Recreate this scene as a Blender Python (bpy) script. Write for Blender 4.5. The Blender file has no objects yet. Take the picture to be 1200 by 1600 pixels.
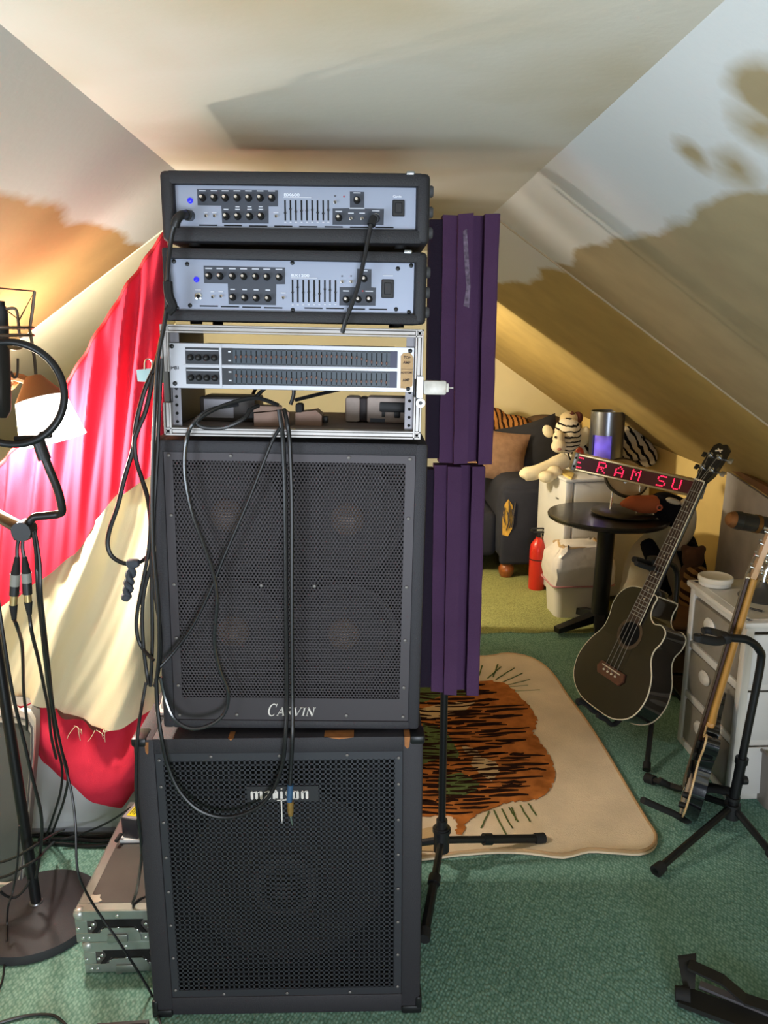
import bpy, bmesh, math, random
from mathutils import Vector as V, Matrix as M
random.seed(7)
SC = bpy.context.scene; COL = SC.collection
rad = math.radians

# ------------------------------------------------------------------ camera
FPX, PITCH, YAW, CAM = 1230.0, rad(13.05), rad(-1.18), V((0, 0, 1.6))
cd = bpy.data.cameras.new('camera'); cam = bpy.data.objects.new('camera', cd); COL.objects.link(cam)
cam.location = CAM; cam.rotation_euler = (rad(90) - PITCH, 0, YAW)
cd.sensor_fit = 'VERTICAL'; cd.sensor_height = 36; cd.sensor_width = 27; cd.lens = FPX / 1600 * 36
cd.clip_start = .05
SC.camera = cam

# ------------------------------------------------------------------ world, lights, exposure
SC.view_settings.view_transform = 'Standard'; SC.view_settings.look = 'None'
SC.view_settings.gamma = 1; SC.view_settings.use_curve_mapping = False
SC.view_settings.exposure = 0.0
W = bpy.data.worlds.new('room_ambient'); SC.world = W; W.use_nodes = True
W.node_tree.nodes['Background'].inputs[0].default_value = (.62, .72, .85, 1)
W.node_tree.nodes['Background'].inputs[1].default_value = .22

def light(name, kind, loc, power, color, size=None, sizey=None, target=None, spread=None):
    d = bpy.data.lights.new(name, kind); o = bpy.data.objects.new(name, d); COL.objects.link(o)
    d.energy = power; d.color = color; o.location = loc
    if kind == 'AREA':
        d.shape = 'RECTANGLE'; d.size = size; d.size_y = sizey
        if spread: d.spread = spread
    elif size: d.shadow_soft_size = size
    if target: o.rotation_euler = (V(target) - V(loc)).to_track_quat('-Z', 'Y').to_euler()
    return o
light('window_daylight', 'AREA', (.45, -2.1, .60), 88, (.84, .91, 1.0), 1.2, .8, (.35, 1.6, 1.1))
light('added_side_fill', 'AREA', (-1.15, .15, 1.15), 12, (.74, .87, 1.0), .9, .5, (.75, 1.0, 1.85), rad(100))  # added cool fill aimed at the right slope; no dormer is built
light('lamp_bulb', 'POINT', (-.95, 2.03, 1.34), 50, (1.0, .92, .79), .05)
light('back_room_lamp', 'POINT', (-.25, 4.16, 1.35), 80, (1.0, .88, .66), .05)
sp_ = light('added_rear_fill', 'SPOT', (-.15, 2.75, 1.5), 30, (1.0, .90, .68), .05, target=(-.15, 4.0, 1.40)); sp_.data.spot_size = rad(75); sp_.data.spot_blend = .6  # added spot without a lamp, brightens the wall seen through the rack

# ------------------------------------------------------------------ helpers
def ray(px, py):
    a, b = (px - 600) / FPX, (800 - py) / FPX
    d = V((a, math.cos(PITCH) + b * math.sin(PITCH), -math.sin(PITCH) + b * math.cos(PITCH)))
    return M.Rotation(YAW, 3, 'Z') @ d
def ay(px, py, Y): d = ray(px, py); return CAM + d * (Y / d.y)
def az(px, py, Z): d = ray(px, py); return CAM + d * ((Z - 1.6) / d.z)
def apl(px, py, p, n): d = ray(px, py); return CAM + d * ((V(p) - CAM).dot(V(n)) / d.dot(V(n)))

def lin(c):
    if isinstance(c, str): c = tuple(int(c[i:i + 2], 16) for i in (1, 3, 5))
    f = lambda x: x / 12.92 if x <= .04045 else ((x + .055) / 1.055) ** 2.4
    return tuple(f(x / 255) for x in c) + (1,)
MATS = {}
def mat(name, color, rough=.6, metal=0, bump=0, bscale=80, vary=0, vscale=20, spec=.5, emit=None, alpha=1, coat=0):
    if name in MATS: return MATS[name]
    m = bpy.data.materials.new(name); m.use_nodes = True; MATS[name] = m
    nt = m.node_tree; b = nt.nodes['Principled BSDF']; c = lin(color)
    b.inputs['Base Color'].default_value = c; b.inputs['Roughness'].default_value = rough
    b.inputs['Metallic'].default_value = metal; b.inputs['Specular IOR Level'].default_value = spec
    b.inputs['Coat Weight'].default_value = coat
    if emit: b.inputs['Emission Color'].default_value = lin(emit[0]); b.inputs['Emission Strength'].default_value = emit[1]
    b.inputs['Alpha'].default_value = alpha
    if bump or vary:
        tc = nt.nodes.new('ShaderNodeTexCoord')
        def noise(s, det=3):
            n = nt.nodes.new('ShaderNodeTexNoise'); n.inputs['Scale'].default_value = s; n.inputs['Detail'].default_value = det
            nt.links.new(tc.outputs['Object'], n.inputs['Vector']); return n
        if vary:
            n = noise(vscale, 4); r = nt.nodes.new('ShaderNodeMapRange'); nt.links.new(n.outputs['Fac'], r.inputs[0])
            r.inputs[1].default_value = .3; r.inputs[2].default_value = .7; r.inputs[3].default_value = 1 - vary; r.inputs[4].default_value = 1 + vary
            mx = nt.nodes.new('ShaderNodeVectorMath'); mx.operation = 'SCALE'; mx.inputs[0].default_value = c[:3]
            nt.links.new(r.outputs[0], mx.inputs['Scale']); nt.links.new(mx.outputs[0], b.inputs['Base Color'])
        if bump:
            n = noise(bscale); bp = nt.nodes.new('ShaderNodeBump'); bp.inputs['Strength'].default_value = bump
            bp.inputs['Distance'].default_value = .002
            nt.links.new(n.outputs['Fac'], bp.inputs['Height']); nt.links.new(bp.outputs[0], b.inputs['Normal'])
    return m

def catmull(p, n=6, closed=False):
    p = [V(q) for q in p]; out = []; N = len(p)
    for i in range(N if closed else N - 1):
        if closed: a, b, c, d = p[i - 1], p[i], p[(i + 1) % N], p[(i + 2) % N]
        else: a, b, c, d = p[max(i - 1, 0)], p[i], p[i + 1], p[min(i + 2, N - 1)]
        for k in range(n):
            t = k / n
            out.append(.5 * ((2 * b) + (c - a) * t + (2 * a - 5 * b + 4 * c - d) * t * t + (3 * b - a - 3 * c + d) * t ** 3))
    if not closed: out.append(p[-1])
    return out

class MB:
    def __init__(s): s.v = []; s.f = []; s.T = M()
    def add(s, vs, fs, T=None):
        o = len(s.v); T = s.T @ T if T else s.T
        s.v += [T @ V(q) for q in vs]; s.f += [tuple(i + o for i in f) for f in fs]; return s
    def bm(s, b, T=None):
        b.verts.index_update()
        s.add([q.co.copy() for q in b.verts], [[q.index for q in f.verts] for f in b.faces], T); b.free(); return s
    def box(s, c, d, bev=0, seg=2, T=None):
        b = bmesh.new(); bmesh.ops.create_cube(b, size=1)
        for q in b.verts: q.co = V((q.co.x * d[0] + c[0], q.co.y * d[1] + c[1], q.co.z * d[2] + c[2]))
        if bev: bmesh.ops.bevel(b, geom=b.edges[:], offset=min(bev, min(d) * .49), segments=seg, affect='EDGES', profile=.5)
        return s.bm(b, T)
    def bx(s, a, b, bev=0, seg=2, T=None):
        return s.box([(a[i] + b[i]) / 2 for i in range(3)], [abs(b[i] - a[i]) for i in range(3)], bev, seg, T)
    def tube(s, pts, r, n=8, closed=False, T=None):
        pts = [V(p) for p in pts]; N = len(pts)
        R = r if isinstance(r, (list, tuple)) else [r] * N
        up = None; rings = []
        for i in range(N):
            a = pts[i - 1] if (i or closed) else pts[0]; b = pts[(i + 1) % N] if (closed or i < N - 1) else pts[-1]
            t = (b - a); t = t.normalized() if t.length > 1e-9 else V((0, 0, 1))
            if up is None: up = V((0, 0, 1)) if abs(t.z) < .9 else V((0, 1, 0))
            up = (up - t * up.dot(t)).normalized(); w = t.cross(up)
            rings.append([pts[i] + (up * math.cos(2 * math.pi * k / n) + w * math.sin(2 * math.pi * k / n)) * R[i] for k in range(n)])
        vs = [q for g in rings for q in g]; fs = []
        for i in range(N if closed else N - 1):
            j = (i + 1) % N
            for k in range(n): fs.append((i * n + k, i * n + (k + 1) % n, j * n + (k + 1) % n, j * n + k))
        if not closed: fs += [tuple(range(n))[::-1], tuple((N - 1) * n + k for k in range(n))]
        return s.add(vs, fs, T)
    def cyl(s, a, b, r, r2=None, n=16, T=None): return s.tube([a, b], [r, r if r2 is None else r2], n, T=T)
    def lathe(s, prof, n=32, T=None):                       # profile (r, z) about z
        vs = []; fs = []
        for r, z in prof: vs += [(r * math.cos(2 * math.pi * k / n), r * math.sin(2 * math.pi * k / n), z) for k in range(n)]
        for i in range(len(prof) - 1):
            for k in range(n): fs.append((i * n + k, i * n + (k + 1) % n, (i + 1) * n + (k + 1) % n, (i + 1) * n + k))
        if prof[0][0] > 0: fs.append(tuple(range(n))[::-1])
        if prof[-1][0] > 0: fs.append(tuple((len(prof) - 1) * n + k for k in range(n)))
        return s.add(vs, fs, T)
    def prism(s, o, z0, z1, T=None):
        n = len(o); vs = [(p[0], p[1], z0) for p in o] + [(p[0], p[1], z1) for p in o]
        fs = [tuple(range(n))[::-1], tuple(range(n, 2 * n))] + [(k, (k + 1) % n, n + (k + 1) % n, n + k) for k in range(n)]
        return s.add(vs, fs, T)
    def poly(s, pts, T=None): return s.add(pts, [tuple(range(len(pts)))], T)
    def slab(s, pts, off, T=None):                          # polygon in space given thickness along the vector off
        n = len(pts); pts = [V(p) for p in pts]; off = V(off)
        return s.add(pts + [p + off for p in pts], [tuple(range(n)), tuple(range(n, 2 * n))[::-1]] + [(k, n + k, n + (k + 1) % n, (k + 1) % n) for k in range(n)], T)
    def ell(s, c, r, n=16, m=10, T=None, R=None):
        vs = []; fs = []
        for i in range(m + 1):
            th = math.pi * i / m
            for k in range(n):
                ph = 2 * math.pi * k / n
                q = V((r[0] * math.sin(th) * math.cos(ph), r[1] * math.sin(th) * math.sin(ph), r[2] * math.cos(th)))
                vs.append((R @ q if R else q) + V(c))
        for i in range(m):
            for k in range(n): fs.append((i * n + k, (i + 1) * n + k, (i + 1) * n + (k + 1) % n, i * n + (k + 1) % n))
        return s.add(vs, fs, T)
    def grid(s, f, nu, nv, closed_u=False):
        vs = [f(i / nu, j / nv) for j in range(nv + 1) for i in range(nu + 1)]
        return s.add(vs, [(j * (nu + 1) + i, j * (nu + 1) + i + 1, (j + 1) * (nu + 1) + i + 1, (j + 1) * (nu + 1) + i) for j in range(nv) for i in range(nu)])

def chain(o):
    m = M()
    while o: m = o.matrix_basis @ m; o = o.parent
    return m
def fix_mesh(me, angle=40):
    b = bmesh.new(); b.from_mesh(me); bmesh.ops.remove_doubles(b, verts=b.verts, dist=1e-6)
    bmesh.ops.recalc_face_normals(b, faces=b.faces); b.to_mesh(me); b.free()
    me.polygons.foreach_set('use_smooth', [True] * len(me.polygons)); me.set_sharp_from_angle(angle=rad(angle))
def build(mb, name, m, parent=None, world=False, label=None, fix=True, angle=40):
    me = bpy.data.meshes.new(name)
    vs = mb.v
    if world and parent: inv = chain(parent).inverted(); vs = [inv @ q for q in vs]
    me.from_pydata([tuple(q) for q in vs], [], mb.f)
    if fix: fix_mesh(me, angle)
    me.materials.append(m)
    o = bpy.data.objects.new(name, me); COL.objects.link(o)
    if parent: o.parent = parent
    if label: o['label'] = label
    return o
def rep(src, name, parent, loc, rot=None):                  # one more piece of the same shape
    o = src.copy(); o.name = name; COL.objects.link(o); o.parent = parent; o.location = loc
    if rot: o.rotation_euler = rot
    return o
def tag(o, label, cat, group=None):
    o['label'] = label; o['category'] = cat
    if group: o['group'] = group
    return o
def thing(name, label, cat, loc=(0, 0, 0), rot=(0, 0, 0), group=None):
    o = bpy.data.objects.new(name, None); COL.objects.link(o); o.location = loc; o.rotation_euler = rot
    o.empty_display_size = .05
    return tag(o, label, cat, group)
def single(mb, name, m, label, cat, group=None, **k):       # a thing of one mesh, origin at its base
    lo = [min(q[i] for q in mb.v) for i in range(3)]; hi = [max(q[i] for q in mb.v) for i in range(3)]
    c = V(((lo[0] + hi[0]) / 2, (lo[1] + hi[1]) / 2, lo[2]))
    mb.v = [q - c for q in mb.v]
    o = build(mb, name, m, **k); o.location = c
    return tag(o, label, cat, group)
def struct(mb, name, m, parent=None):
    o = build(mb, name, m, parent); o['kind'] = 'structure'; return o
def textmesh(body, size, m, parent, T, name='lettering', depth=.0004, align='LEFT', sx=1, label=None):
    cu = bpy.data.curves.new(name, 'FONT'); cu.body = body; cu.size = size; cu.extrude = depth; cu.offset = .00022; cu.align_x = align
    t = bpy.data.objects.new(name, cu); COL.objects.link(t)
    me = bpy.data.meshes.new_from_object(t.evaluated_get(bpy.context.evaluated_depsgraph_get()))
    bpy.data.objects.remove(t); bpy.data.curves.remove(cu)
    me.transform(T @ M.Scale(sx, 4, (1, 0, 0))); me.name = name
    me.materials.clear(); me.materials.append(m)
    o = bpy.data.objects.new(name, me); COL.objects.link(o); o.parent = parent
    if label: o['label'] = label
    return o
FRONT = M.Rotation(rad(90), 4, 'X')                          # xy drawing -> xz plane facing -y
def frame_T(o, x, y):                                        # matrix from origin and x, y directions
    x = V(x).normalized(); y = V(y); y = (y - x * y.dot(x)).normalized(); z = x.cross(y)
    return M(((x.x, y.x, z.x, o[0]), (x.y, y.y, z.y, o[1]), (x.z, y.z, z.z, o[2]), (0, 0, 0, 1)))
def remeshed(mb, name, m, parent, voxel=.008, smooth=4, world=True, label=None):
    o = build(mb, name, m, None, fix=False)
    r = o.modifiers.new('r', 'REMESH'); r.mode = 'VOXEL'; r.voxel_size = voxel
    s = o.modifiers.new('s', 'SMOOTH'); s.iterations = smooth; s.factor = .6
    me = bpy.data.meshes.new_from_object(o.evaluated_get(bpy.context.evaluated_depsgraph_get()))
    bpy.data.objects.remove(o); me.name = name
    if world and parent: me.transform(chain(parent).inverted())
    me.polygons.foreach_set('use_smooth', [True] * len(me.polygons))
    me.materials.clear(); me.materials.append(m)
    q = bpy.data.objects.new(name, me); COL.objects.link(q); q.parent = parent
    if label: q['label'] = label
    return q
def seg2(p, q, w, w2=None):                                  # thick 2D stroke
    p = V(p); q = V(q); d = (q - p).normalized(); n = V((-d.y, d.x)); w2 = w if w2 is None else w2
    return [p + n * w / 2, p - n * w / 2, q - n * w2 / 2, q + n * w2 / 2]
def circ(cx, cy, r, n=20, ry=None): return [(cx + r * math.cos(2 * math.pi * k / n), cy + (ry or r) * math.sin(2 * math.pi * k / n)) for k in range(n)]
def inpoly(x, y, p):
    c = False; j = len(p) - 1
    for i in range(len(p)):
        if (p[i][1] > y) != (p[j][1] > y) and x < (p[j][0] - p[i][0]) * (y - p[i][1]) / (p[j][1] - p[i][1]) + p[i][0]: c = not c
        j = i
    return c

# ------------------------------------------------------------------ setting materials
def plaster(name, top, low, border, patches=(), ntop=None):
    m = bpy.data.materials.new(name); m.use_nodes = True; nt = m.node_tree; L = nt.links.new; N = nt.nodes.new
    b = nt.nodes['Principled BSDF']; b.inputs['Roughness'].default_value = .75; b.inputs['Specular IOR Level'].default_value = .3
    tc = N('ShaderNodeTexCoord'); sp = N('ShaderNodeSeparateXYZ'); L(tc.outputs['Object'], sp.inputs[0])
    def noise(s, d=4):
        n = N('ShaderNodeTexNoise'); n.inputs['Scale'].default_value = s; n.inputs['Detail'].default_value = d
        L(tc.outputs['Object'], n.inputs['Vector']); return n.outputs['Fac']
    def math_(op, a, c, d=None):
        q = N('ShaderNodeMath'); q.operation = op
        for i, x in enumerate((a, c, d)):
            if x is None: continue
            if isinstance(x, (int, float)): q.inputs[i].default_value = x
            else: L(x, q.inputs[i])
        return q.outputs[0]
    n1 = noise(3.2, 5); n2 = noise(1.6, 3)
    def mixc(f, a, c):
        q = N('ShaderNodeMix'); q.data_type = 'RGBA'; L(f, q.inputs[0])
        for i, x in ((6, a), (7, c)):
            if isinstance(x, tuple): q.inputs[i].default_value = x
            else: L(x, q.inputs[i])
        return q.outputs[2]
    def ramp(v, lo, hi):
        r = N('ShaderNodeMapRange'); L(v, r.inputs[0]); r.inputs[1].default_value = lo; r.inputs[2].default_value = hi; return r.outputs[0]
    topc = mixc(ramp(n2, .42, .68), lin(top), lin(ntop or top))
    if border is not None:
        h = math_('ADD', sp.outputs[2], math_('MULTIPLY', math_('SUBTRACT', n1, .5), .12))
        f = ramp(h, border - .008, border + .008)
        for (c, r) in patches:
            d = N('ShaderNodeVectorMath'); d.operation = 'DISTANCE'; d.inputs[1].default_value = c; L(tc.outputs['Object'], d.inputs[0])
            dd = math_('ADD', d.outputs['Value'], math_('MULTIPLY', math_('SUBTRACT', n1, .5), .30))
            f = math_('MINIMUM', f, ramp(dd, r * .2, r * 1.3))
        lowc = mixc(ramp(noise(7), .35, .7), lin(low), tuple(x * .86 for x in lin(low)[:3]) + (1,))
        col = mixc(f, lowc, topc)
    else: col = topc
    L(col, b.inputs['Base Color'])
    bp = N('ShaderNodeBump'); bp.inputs['Strength'].default_value = .12; bp.inputs['Distance'].default_value = .004
    L(noise(60, 5), bp.inputs['Height']); L(bp.outputs[0], b.inputs['Normal'])
    return m
def carpet(name, a, c):
    m = bpy.data.materials.new(name); m.use_nodes = True; nt = m.node_tree; L = nt.links.new; N = nt.nodes.new
    b = nt.nodes['Principled BSDF']; b.inputs['Roughness'].default_value = .95; b.inputs['Specular IOR Level'].default_value = .1
    tc = N('ShaderNodeTexCoord'); mp = N('ShaderNodeMapping'); L(tc.outputs['Object'], mp.inputs[0])
    mp.inputs['Rotation'].default_value = (0, 0, rad(38)); mp.inputs['Scale'].default_value = (135, 82, 1)
    vo = N('ShaderNodeTexVoronoi'); vo.inputs['Scale'].default_value = 1; vo.inputs['Randomness'].default_value = .55; L(mp.outputs[0], vo.inputs['Vector'])
    r = N('ShaderNodeMapRange'); L(vo.outputs['Distance'], r.inputs[0]); r.inputs[1].default_value = .15; r.inputs[2].default_value = .75
    mx = N('ShaderNodeMix'); mx.data_type = 'RGBA'; L(r.outputs[0], mx.inputs[0]); mx.inputs[6].default_value = lin(a); mx.inputs[7].default_value = lin(c)
    n = N('ShaderNodeTexNoise'); n.inputs['Scale'].default_value = 2.2; n.inputs['Detail'].default_value = 6; L(tc.outputs['Object'], n.inputs['Vector'])
    r2 = N('ShaderNodeMapRange'); L(n.outputs['Fac'], r2.inputs[0]); r2.inputs[1].default_value = .3; r2.inputs[2].default_value = .7; r2.inputs[3].default_value = .86; r2.inputs[4].default_value = 1.08
    sc = N('ShaderNodeVectorMath'); sc.operation = 'SCALE'; L(mx.outputs[2], sc.inputs[0]); L(r2.outputs[0], sc.inputs['Scale'])
    L(sc.outputs[0], b.inputs['Base Color'])
    bp = N('ShaderNodeBump'); bp.inputs['Strength'].default_value = .6; bp.inputs['Distance'].default_value = .004; bp.invert = True
    L(vo.outputs['Distance'], bp.inputs['Height']); L(bp.outputs[0], b.inputs['Normal'])
    return m

WHITE, TAN = '#cdcdcb', '#a08f6e'
# ------------------------------------------------------------------ setting: an attic with a flat middle and two slopes
SL = .70; XR, XL, ZC, YS = .425, -.467, 1.98, 2.815
zR = lambda x: ZC - SL * (x - XR)
zL = lambda x: ZC - SL * (XL - x)
Y0, YB, XKR, XKL = -2.2, 5.95, 2.05, -1.75
struct(MB().slab([(XL, Y0, ZC), (XR, Y0, ZC), (XR, YS, ZC), (XR - .02, YB, ZC - .02), (XL, YB, ZC)], (0, 0, .05)), 'ceiling',
       plaster('ceiling_paint', '#cdc5b7', TAN, None, ntop='#b5a485'))
patch = [(apl(x, y, (XR, 0, ZC), (SL, 0, 1)), r) for x, y, r in ((1080, 238, .045), (1150, 262, .06), (1185, 205, .05), (1205, 160, .05))]
mR = plaster('right_slope_paint', WHITE, TAN, 1.825, patch, ntop='#c4c4c2')
struct(MB().slab([(XR, Y0, ZC), (XR, YS, ZC), (2.3, YS, zR(2.3)), (2.3, Y0, zR(2.3))], (.03, 0, .05)), 'wall_right_slope', mR)
a = V((XR, YS, ZC)); b = V((2.3, YS, zR(2.3))); c = ay(776, 559, 5.9); d = ay(904, 647, 5.75)
nB = (b - a).cross(c - a).normalized()
zB = lambda x, y: a.z - ((x - a.x) * nB.x + (y - a.y) * nB.y) / nB.z
struct(MB().slab([(XR - .25, YS, a.z + .17), a, (2.3, YS, b.z), (2.3, 6.1, zB(2.3, 6.1)), (-.6, 6.1, zB(-.6, 6.1))], (.03, 0, .05)), 'wall_right_slope_rear',
       plaster('rear_slope_paint', WHITE, '#ad9358', 1.80))
struct(MB().tube([(XR + .01, YS, ZC - .008)] + [(XR + t, YS + .004 * math.sin(t * 9), zR(XR + t) - .001) for t in (.1, .3, .5, .7, .9, 1.1, 1.3, 1.6)], .005, 6), 'trim_1', mat('joint_tape', '#a8977c', .8))
YL = 2.46
mL = plaster('left_slope_paint', '#b8b4ae', '#a07a4c', 1.845, ntop='#bdb6aa')
struct(MB().slab([(XL, Y0, ZC), (XKL, Y0, zL(XKL)), (XKL, YL, zL(XKL)), (XL, YL, ZC)], (-.03, 0, .05)), 'wall_left_slope', mL)
struct(MB().slab([(XL, YL, ZC - .004), (XKL, YL, zL(XKL) - .004), (XKL, 6.1, zL(XKL)), (XL, 6.1, ZC)], (-.03, 0, .05)), 'wall_left_slope_rear',
       plaster('left_rear_paint', '#ece3c6', TAN, None, ntop='#e2d8b8'))
struct(MB().bx((XKL - .05, Y0, 0), (XKL, 6.1, zL(XKL) + .04)), 'wall_left', mat('knee_wall_paint', '#c9c0a4', .8))
mY = mat('yellow_wall_paint', '#e6c67c', .75, vary=.06, vscale=5)
pb = V((1.50, 5.84, 0)); pf = V((2.06, 3.0, 0))
nk = (pf - pb).cross(V((0, 0, 1))).normalized()
k1 = [V((1.545, 5.76)), V((1.77, 4.776)), V((1.90, 4.24)), V((2.02, 3.72)), V((2.16, 2.9)), V((2.29, .2)), V((2.29, Y0))]
mb = MB()
for p, q in zip(k1[:-1], k1[1:]):
    zt = lambda u: (zB(u.x, u.y) if u.y > YS else zR(u.x)) + .03
    mb.slab([(p.x, p.y, 0), (q.x, q.y, 0), (q.x, q.y, zt(q)), (p.x, p.y, zt(p))], (.05, .01, 0))
struct(mb, 'wall_right', mY)
struct(MB().bx((XKL, YB, 0), (1.75, YB + .05, 2.0)), 'wall_back', mat('cream_wall_paint', '#d6c69a', .75, vary=.04, vscale=4))
yf = 3.98                                                     # where the rear carpet piece ends
struct(MB().bx((XKL, Y0, -.05), (2.4, 6.1, 0)), 'floor', carpet('green_carpet', '#92b8ac', '#618a7d'))
mb = MB(); edge = []
for i in range(60):
    x = XKL + i / 59 * 3.9; edge.append((x, yf + .012 * math.sin(i * 1.7) + .008 * random.random() + (-.0 if x < .9 else -.02 * (x - .9)), 0.001))
mb.slab(edge + [(2.1, 5.9, .001), (XKL, 5.9, .001)], (0, 0, .007))
struct(mb, 'floor_rear', carpet('olive_carpet', '#a8a86c', '#7c7d4c'))
struct(MB().bx((-.95, 4.03, 0), (.40, 4.09, 2.0)), 'wall_light_blocker', mat('light_blocker_paint', '#ddd2ae', .75, vary=.04, vscale=4))  # added hidden wall stub that cuts off the back lamp's light

# ------------------------------------------------------------------ common materials
TOLEX = mat('black_tolex', '#2a282e', .62, bump=.5, bscale=420)
BLACK = mat('black_plastic', '#1b1b1d', .45)
RUBBER = mat('black_rubber', '#161617', .8)
STEEL = mat('steel', '#b9bcc0', .32, 1)
CHROME = mat('chrome', '#d8dadc', .15, 1)
DKMETAL = mat('black_metal', '#1d1e20', .38, .3)
GRILLE = mat('grille_metal', '#403b3f', .5, .3)
CONE = mat('speaker_paper', '#2a2726', .85)
DUST = mat('dust_cap', '#846e62', .55)
HOLLOW = mat('dark_interior', '#0b0b0c', .9)
WHITEINK = mat('pale_ink', '#e8e2dc', .5)
ALU = mat('aluminium', '#a9a5a3', .46, .7, vary=.06, vscale=30)
WOODRAW = mat('raw_wood', '#a2693a', .7, vary=.2, vscale=60)
CABLE = mat('black_cable', '#1a1a1d', .38)
WHITEP = mat('white_plastic', '#dcd9d2', .4)

def screws(parent, pts, r=.0035, m=None, name='screw'):
    m = m or mat('dull_screw', '#7d7977', .5, .4)
    s0 = None
    for p in pts:
        if s0 is None:
            s0 = build(MB().lathe([(r, 0), (r, .0012), (r * .6, .0022), (0, .0024)], 10, T=M.Rotation(rad(90), 4, 'X')), name, m, parent); s0.location = p
        else: rep(s0, name, parent, p)

# ------------------------------------------------------------------ lower cabinet
t = thing('bass_cabinet', 'big black bass cabinet at the bottom of the stack, white blackletter name on its grille', 'speaker', (-.199, 1.572, 0))
Wd, Hd, Dd = .636, .728, .46; sw, tb, bb = .046, .038, .05
mb = MB()
mb.bx((-Wd / 2, 0, 0), (-Wd / 2 + sw, Dd, Hd), .006); mb.bx((Wd / 2 - sw, 0, 0), (Wd / 2, Dd, Hd), .006)
mb.bx((-Wd / 2 + sw - .004, .002, Hd - tb), (Wd / 2 - sw + .004, Dd, Hd), .004); mb.bx((-Wd / 2 + sw - .004, .002, 0), (Wd / 2 - sw + .004, Dd, bb), .004)
mb.bx((-Wd / 2 + .03, Dd - .02, .03), (Wd / 2 - .03, Dd - .001, Hd - .03))
build(mb, 'body', TOLEX, t)
build(MB().bx((-.28, .085, .04), (.28, .10, .70)), 'baffle', HOLLOW, t)
# grille: a sheet with square holes
gx0, gx1, gz0, gz1 = -.274, .274, bb - .002, Hd - tb + .002
mb = MB(); nx, nz = 43, 50; mx0, mz0 = .018, .02
cx = (gx1 - gx0 - 2 * mx0) / nx; cz = (gz1 - gz0 - 2 * mz0) / nz; wv = .0043
y = .006
for i in range(nx + 1):
    x = gx0 + mx0 + i * cx; mb.add([(x - wv / 2, y, gz0), (x + wv / 2, y, gz0), (x + wv / 2, y, gz1), (x - wv / 2, y, gz1)], [(0, 1, 2, 3)])
for k in range(nz + 1):
    z = gz0 + mz0 + k * cz; mb.bx((gx0, y, z - wv / 2), (gx1, y + .0015, z + wv / 2))
for p, q in (((gx0, gz0), (gx0 + mx0, gz1)), ((gx1 - mx0, gz0), (gx1, gz1)), ((gx0 + mx0, gz0), (gx1 - mx0, gz0 + mz0)), ((gx0 + mx0, gz1 - mz0), (gx1 - mx0, gz1))):
    mb.bx((p[0], y - .001, p[1]), (q[0], y + .002, q[1]))
build(mb, 'grille', mat('square_grille', '#393a40', .5, .3), t, fix=False)
cn = build(MB().lathe([(.235, .012), (.235, .0), (.215, -.004), (.20, .006), (.185, .0), (.07, .06)], 48, T=M.Translation((.0, .082, .33)) @ M.Rotation(rad(-90), 4, 'X') @ M.Scale(-1, 4, (0, 0, 1))), 'speaker_cone', CONE, t)
build(MB().ell((0, .04, .33), (.075, .03, .075), 24, 12), 'dust_cap', CONE, cn)
screws(t, [(x, .004, z) for x in (-.264, .264) for z in (.07, .16, .25, .34, .43, .52, .61, .675)] + [(x, .004, z) for z in (gz0 + .009, gz1 - .009) for x in (-.15, 0, .15)])
c0 = None
for sx in (-1, 1):
    for z, s in ((0, 1), (Hd, -1)):
        mb = MB(); mb.bx((sx * Wd / 2 - sx * .045, -.004, z - s * .003), (sx * (Wd / 2 + .004), .045, z + s * .02), .006, 2)
        mb.bx((sx * (Wd / 2 - .012), -.0035, z - s * .003), (sx * (Wd / 2 + .004), .045, z + s * .045), .006, 2)
        if s < 0: mb = MB().bx((sx * (Wd / 2 - .03), -.003, z - .018), (sx * (Wd / 2 + .004), .05, z + .003), .006, 2)
        build(mb, 'corner_protector', DKMETAL, t)
for x0, x1, z0, z1 in ((-.292, -.283, .692, .722), (.276, .289, .700, .7285), (.10, .165, .7245, .729), (-.11, -.098, .7235, .7285)):
    build(MB().add([(x0, -.0008, z1), (x1, -.0008, z1), (x1 - .002, -.0008, z0 + .004), ((x0 + x1) / 2, -.0008, z0), (x0 + .001, -.0008, z0 + .006), (x0, .03, z1 + .0006), (x1, .03, z1 + .0006)], [(0, 1, 2, 3, 4), (0, 1, 6, 5)]), 'worn_patch', WOODRAW, t, label='scuffed bare wood patch on the edge')
# blackletter name with a sword for the i
def vs(x, lo=0, hi=1, w=.2): return [(x, lo + .12), (x + w / 2, lo - .03), (x + w, lo + .12), (x + w, hi - .12), (x + w / 2, hi + .03), (x, hi - .12)]
def dia(x, z, w=.13): return [(x - w, z), (x, z - w), (x + w, z), (x, z + w)]
L = []
for x in (0, .36, .72): L.append(vs(x))
for x in (.2, .56): L.append(seg2((x - .05, .78), (x + .2, .98), .09))
L += [vs(1.36), seg2((1.08, .86), (1.42, 1.0), .1), dia(1.2, .15), seg2((1.15, .28), (1.40, .56), .08)]         # a
L += [vs(1.74), [(1.92, 0), (2.12, .12), (2.16, .85), (1.9, 1.35), (1.78, 1.3), (1.94, .9)], seg2((1.8, .02), (2.1, .14), .1), seg2((1.82, .98), (2.0, .86), .08)]  # d
L += [vs(2.32, .0, 1), dia(2.44, 1.27, .08), seg2((2.05, -.12), (2.8, -.06), .09), [(2.35, .1), (2.46, .1), (2.45, -2.5), (2.405, -3.0), (2.36, -2.5)]]   # i as a sword
L += [vs(2.74, .42, 1, .17), vs(2.98, .0, .6, .17), seg2((2.8, 1.0), (3.12, .9), .1), seg2((2.74, .05), (3.05, .05), .1), seg2((2.8, .58), (3.05, .44), .1)]   # s
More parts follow.
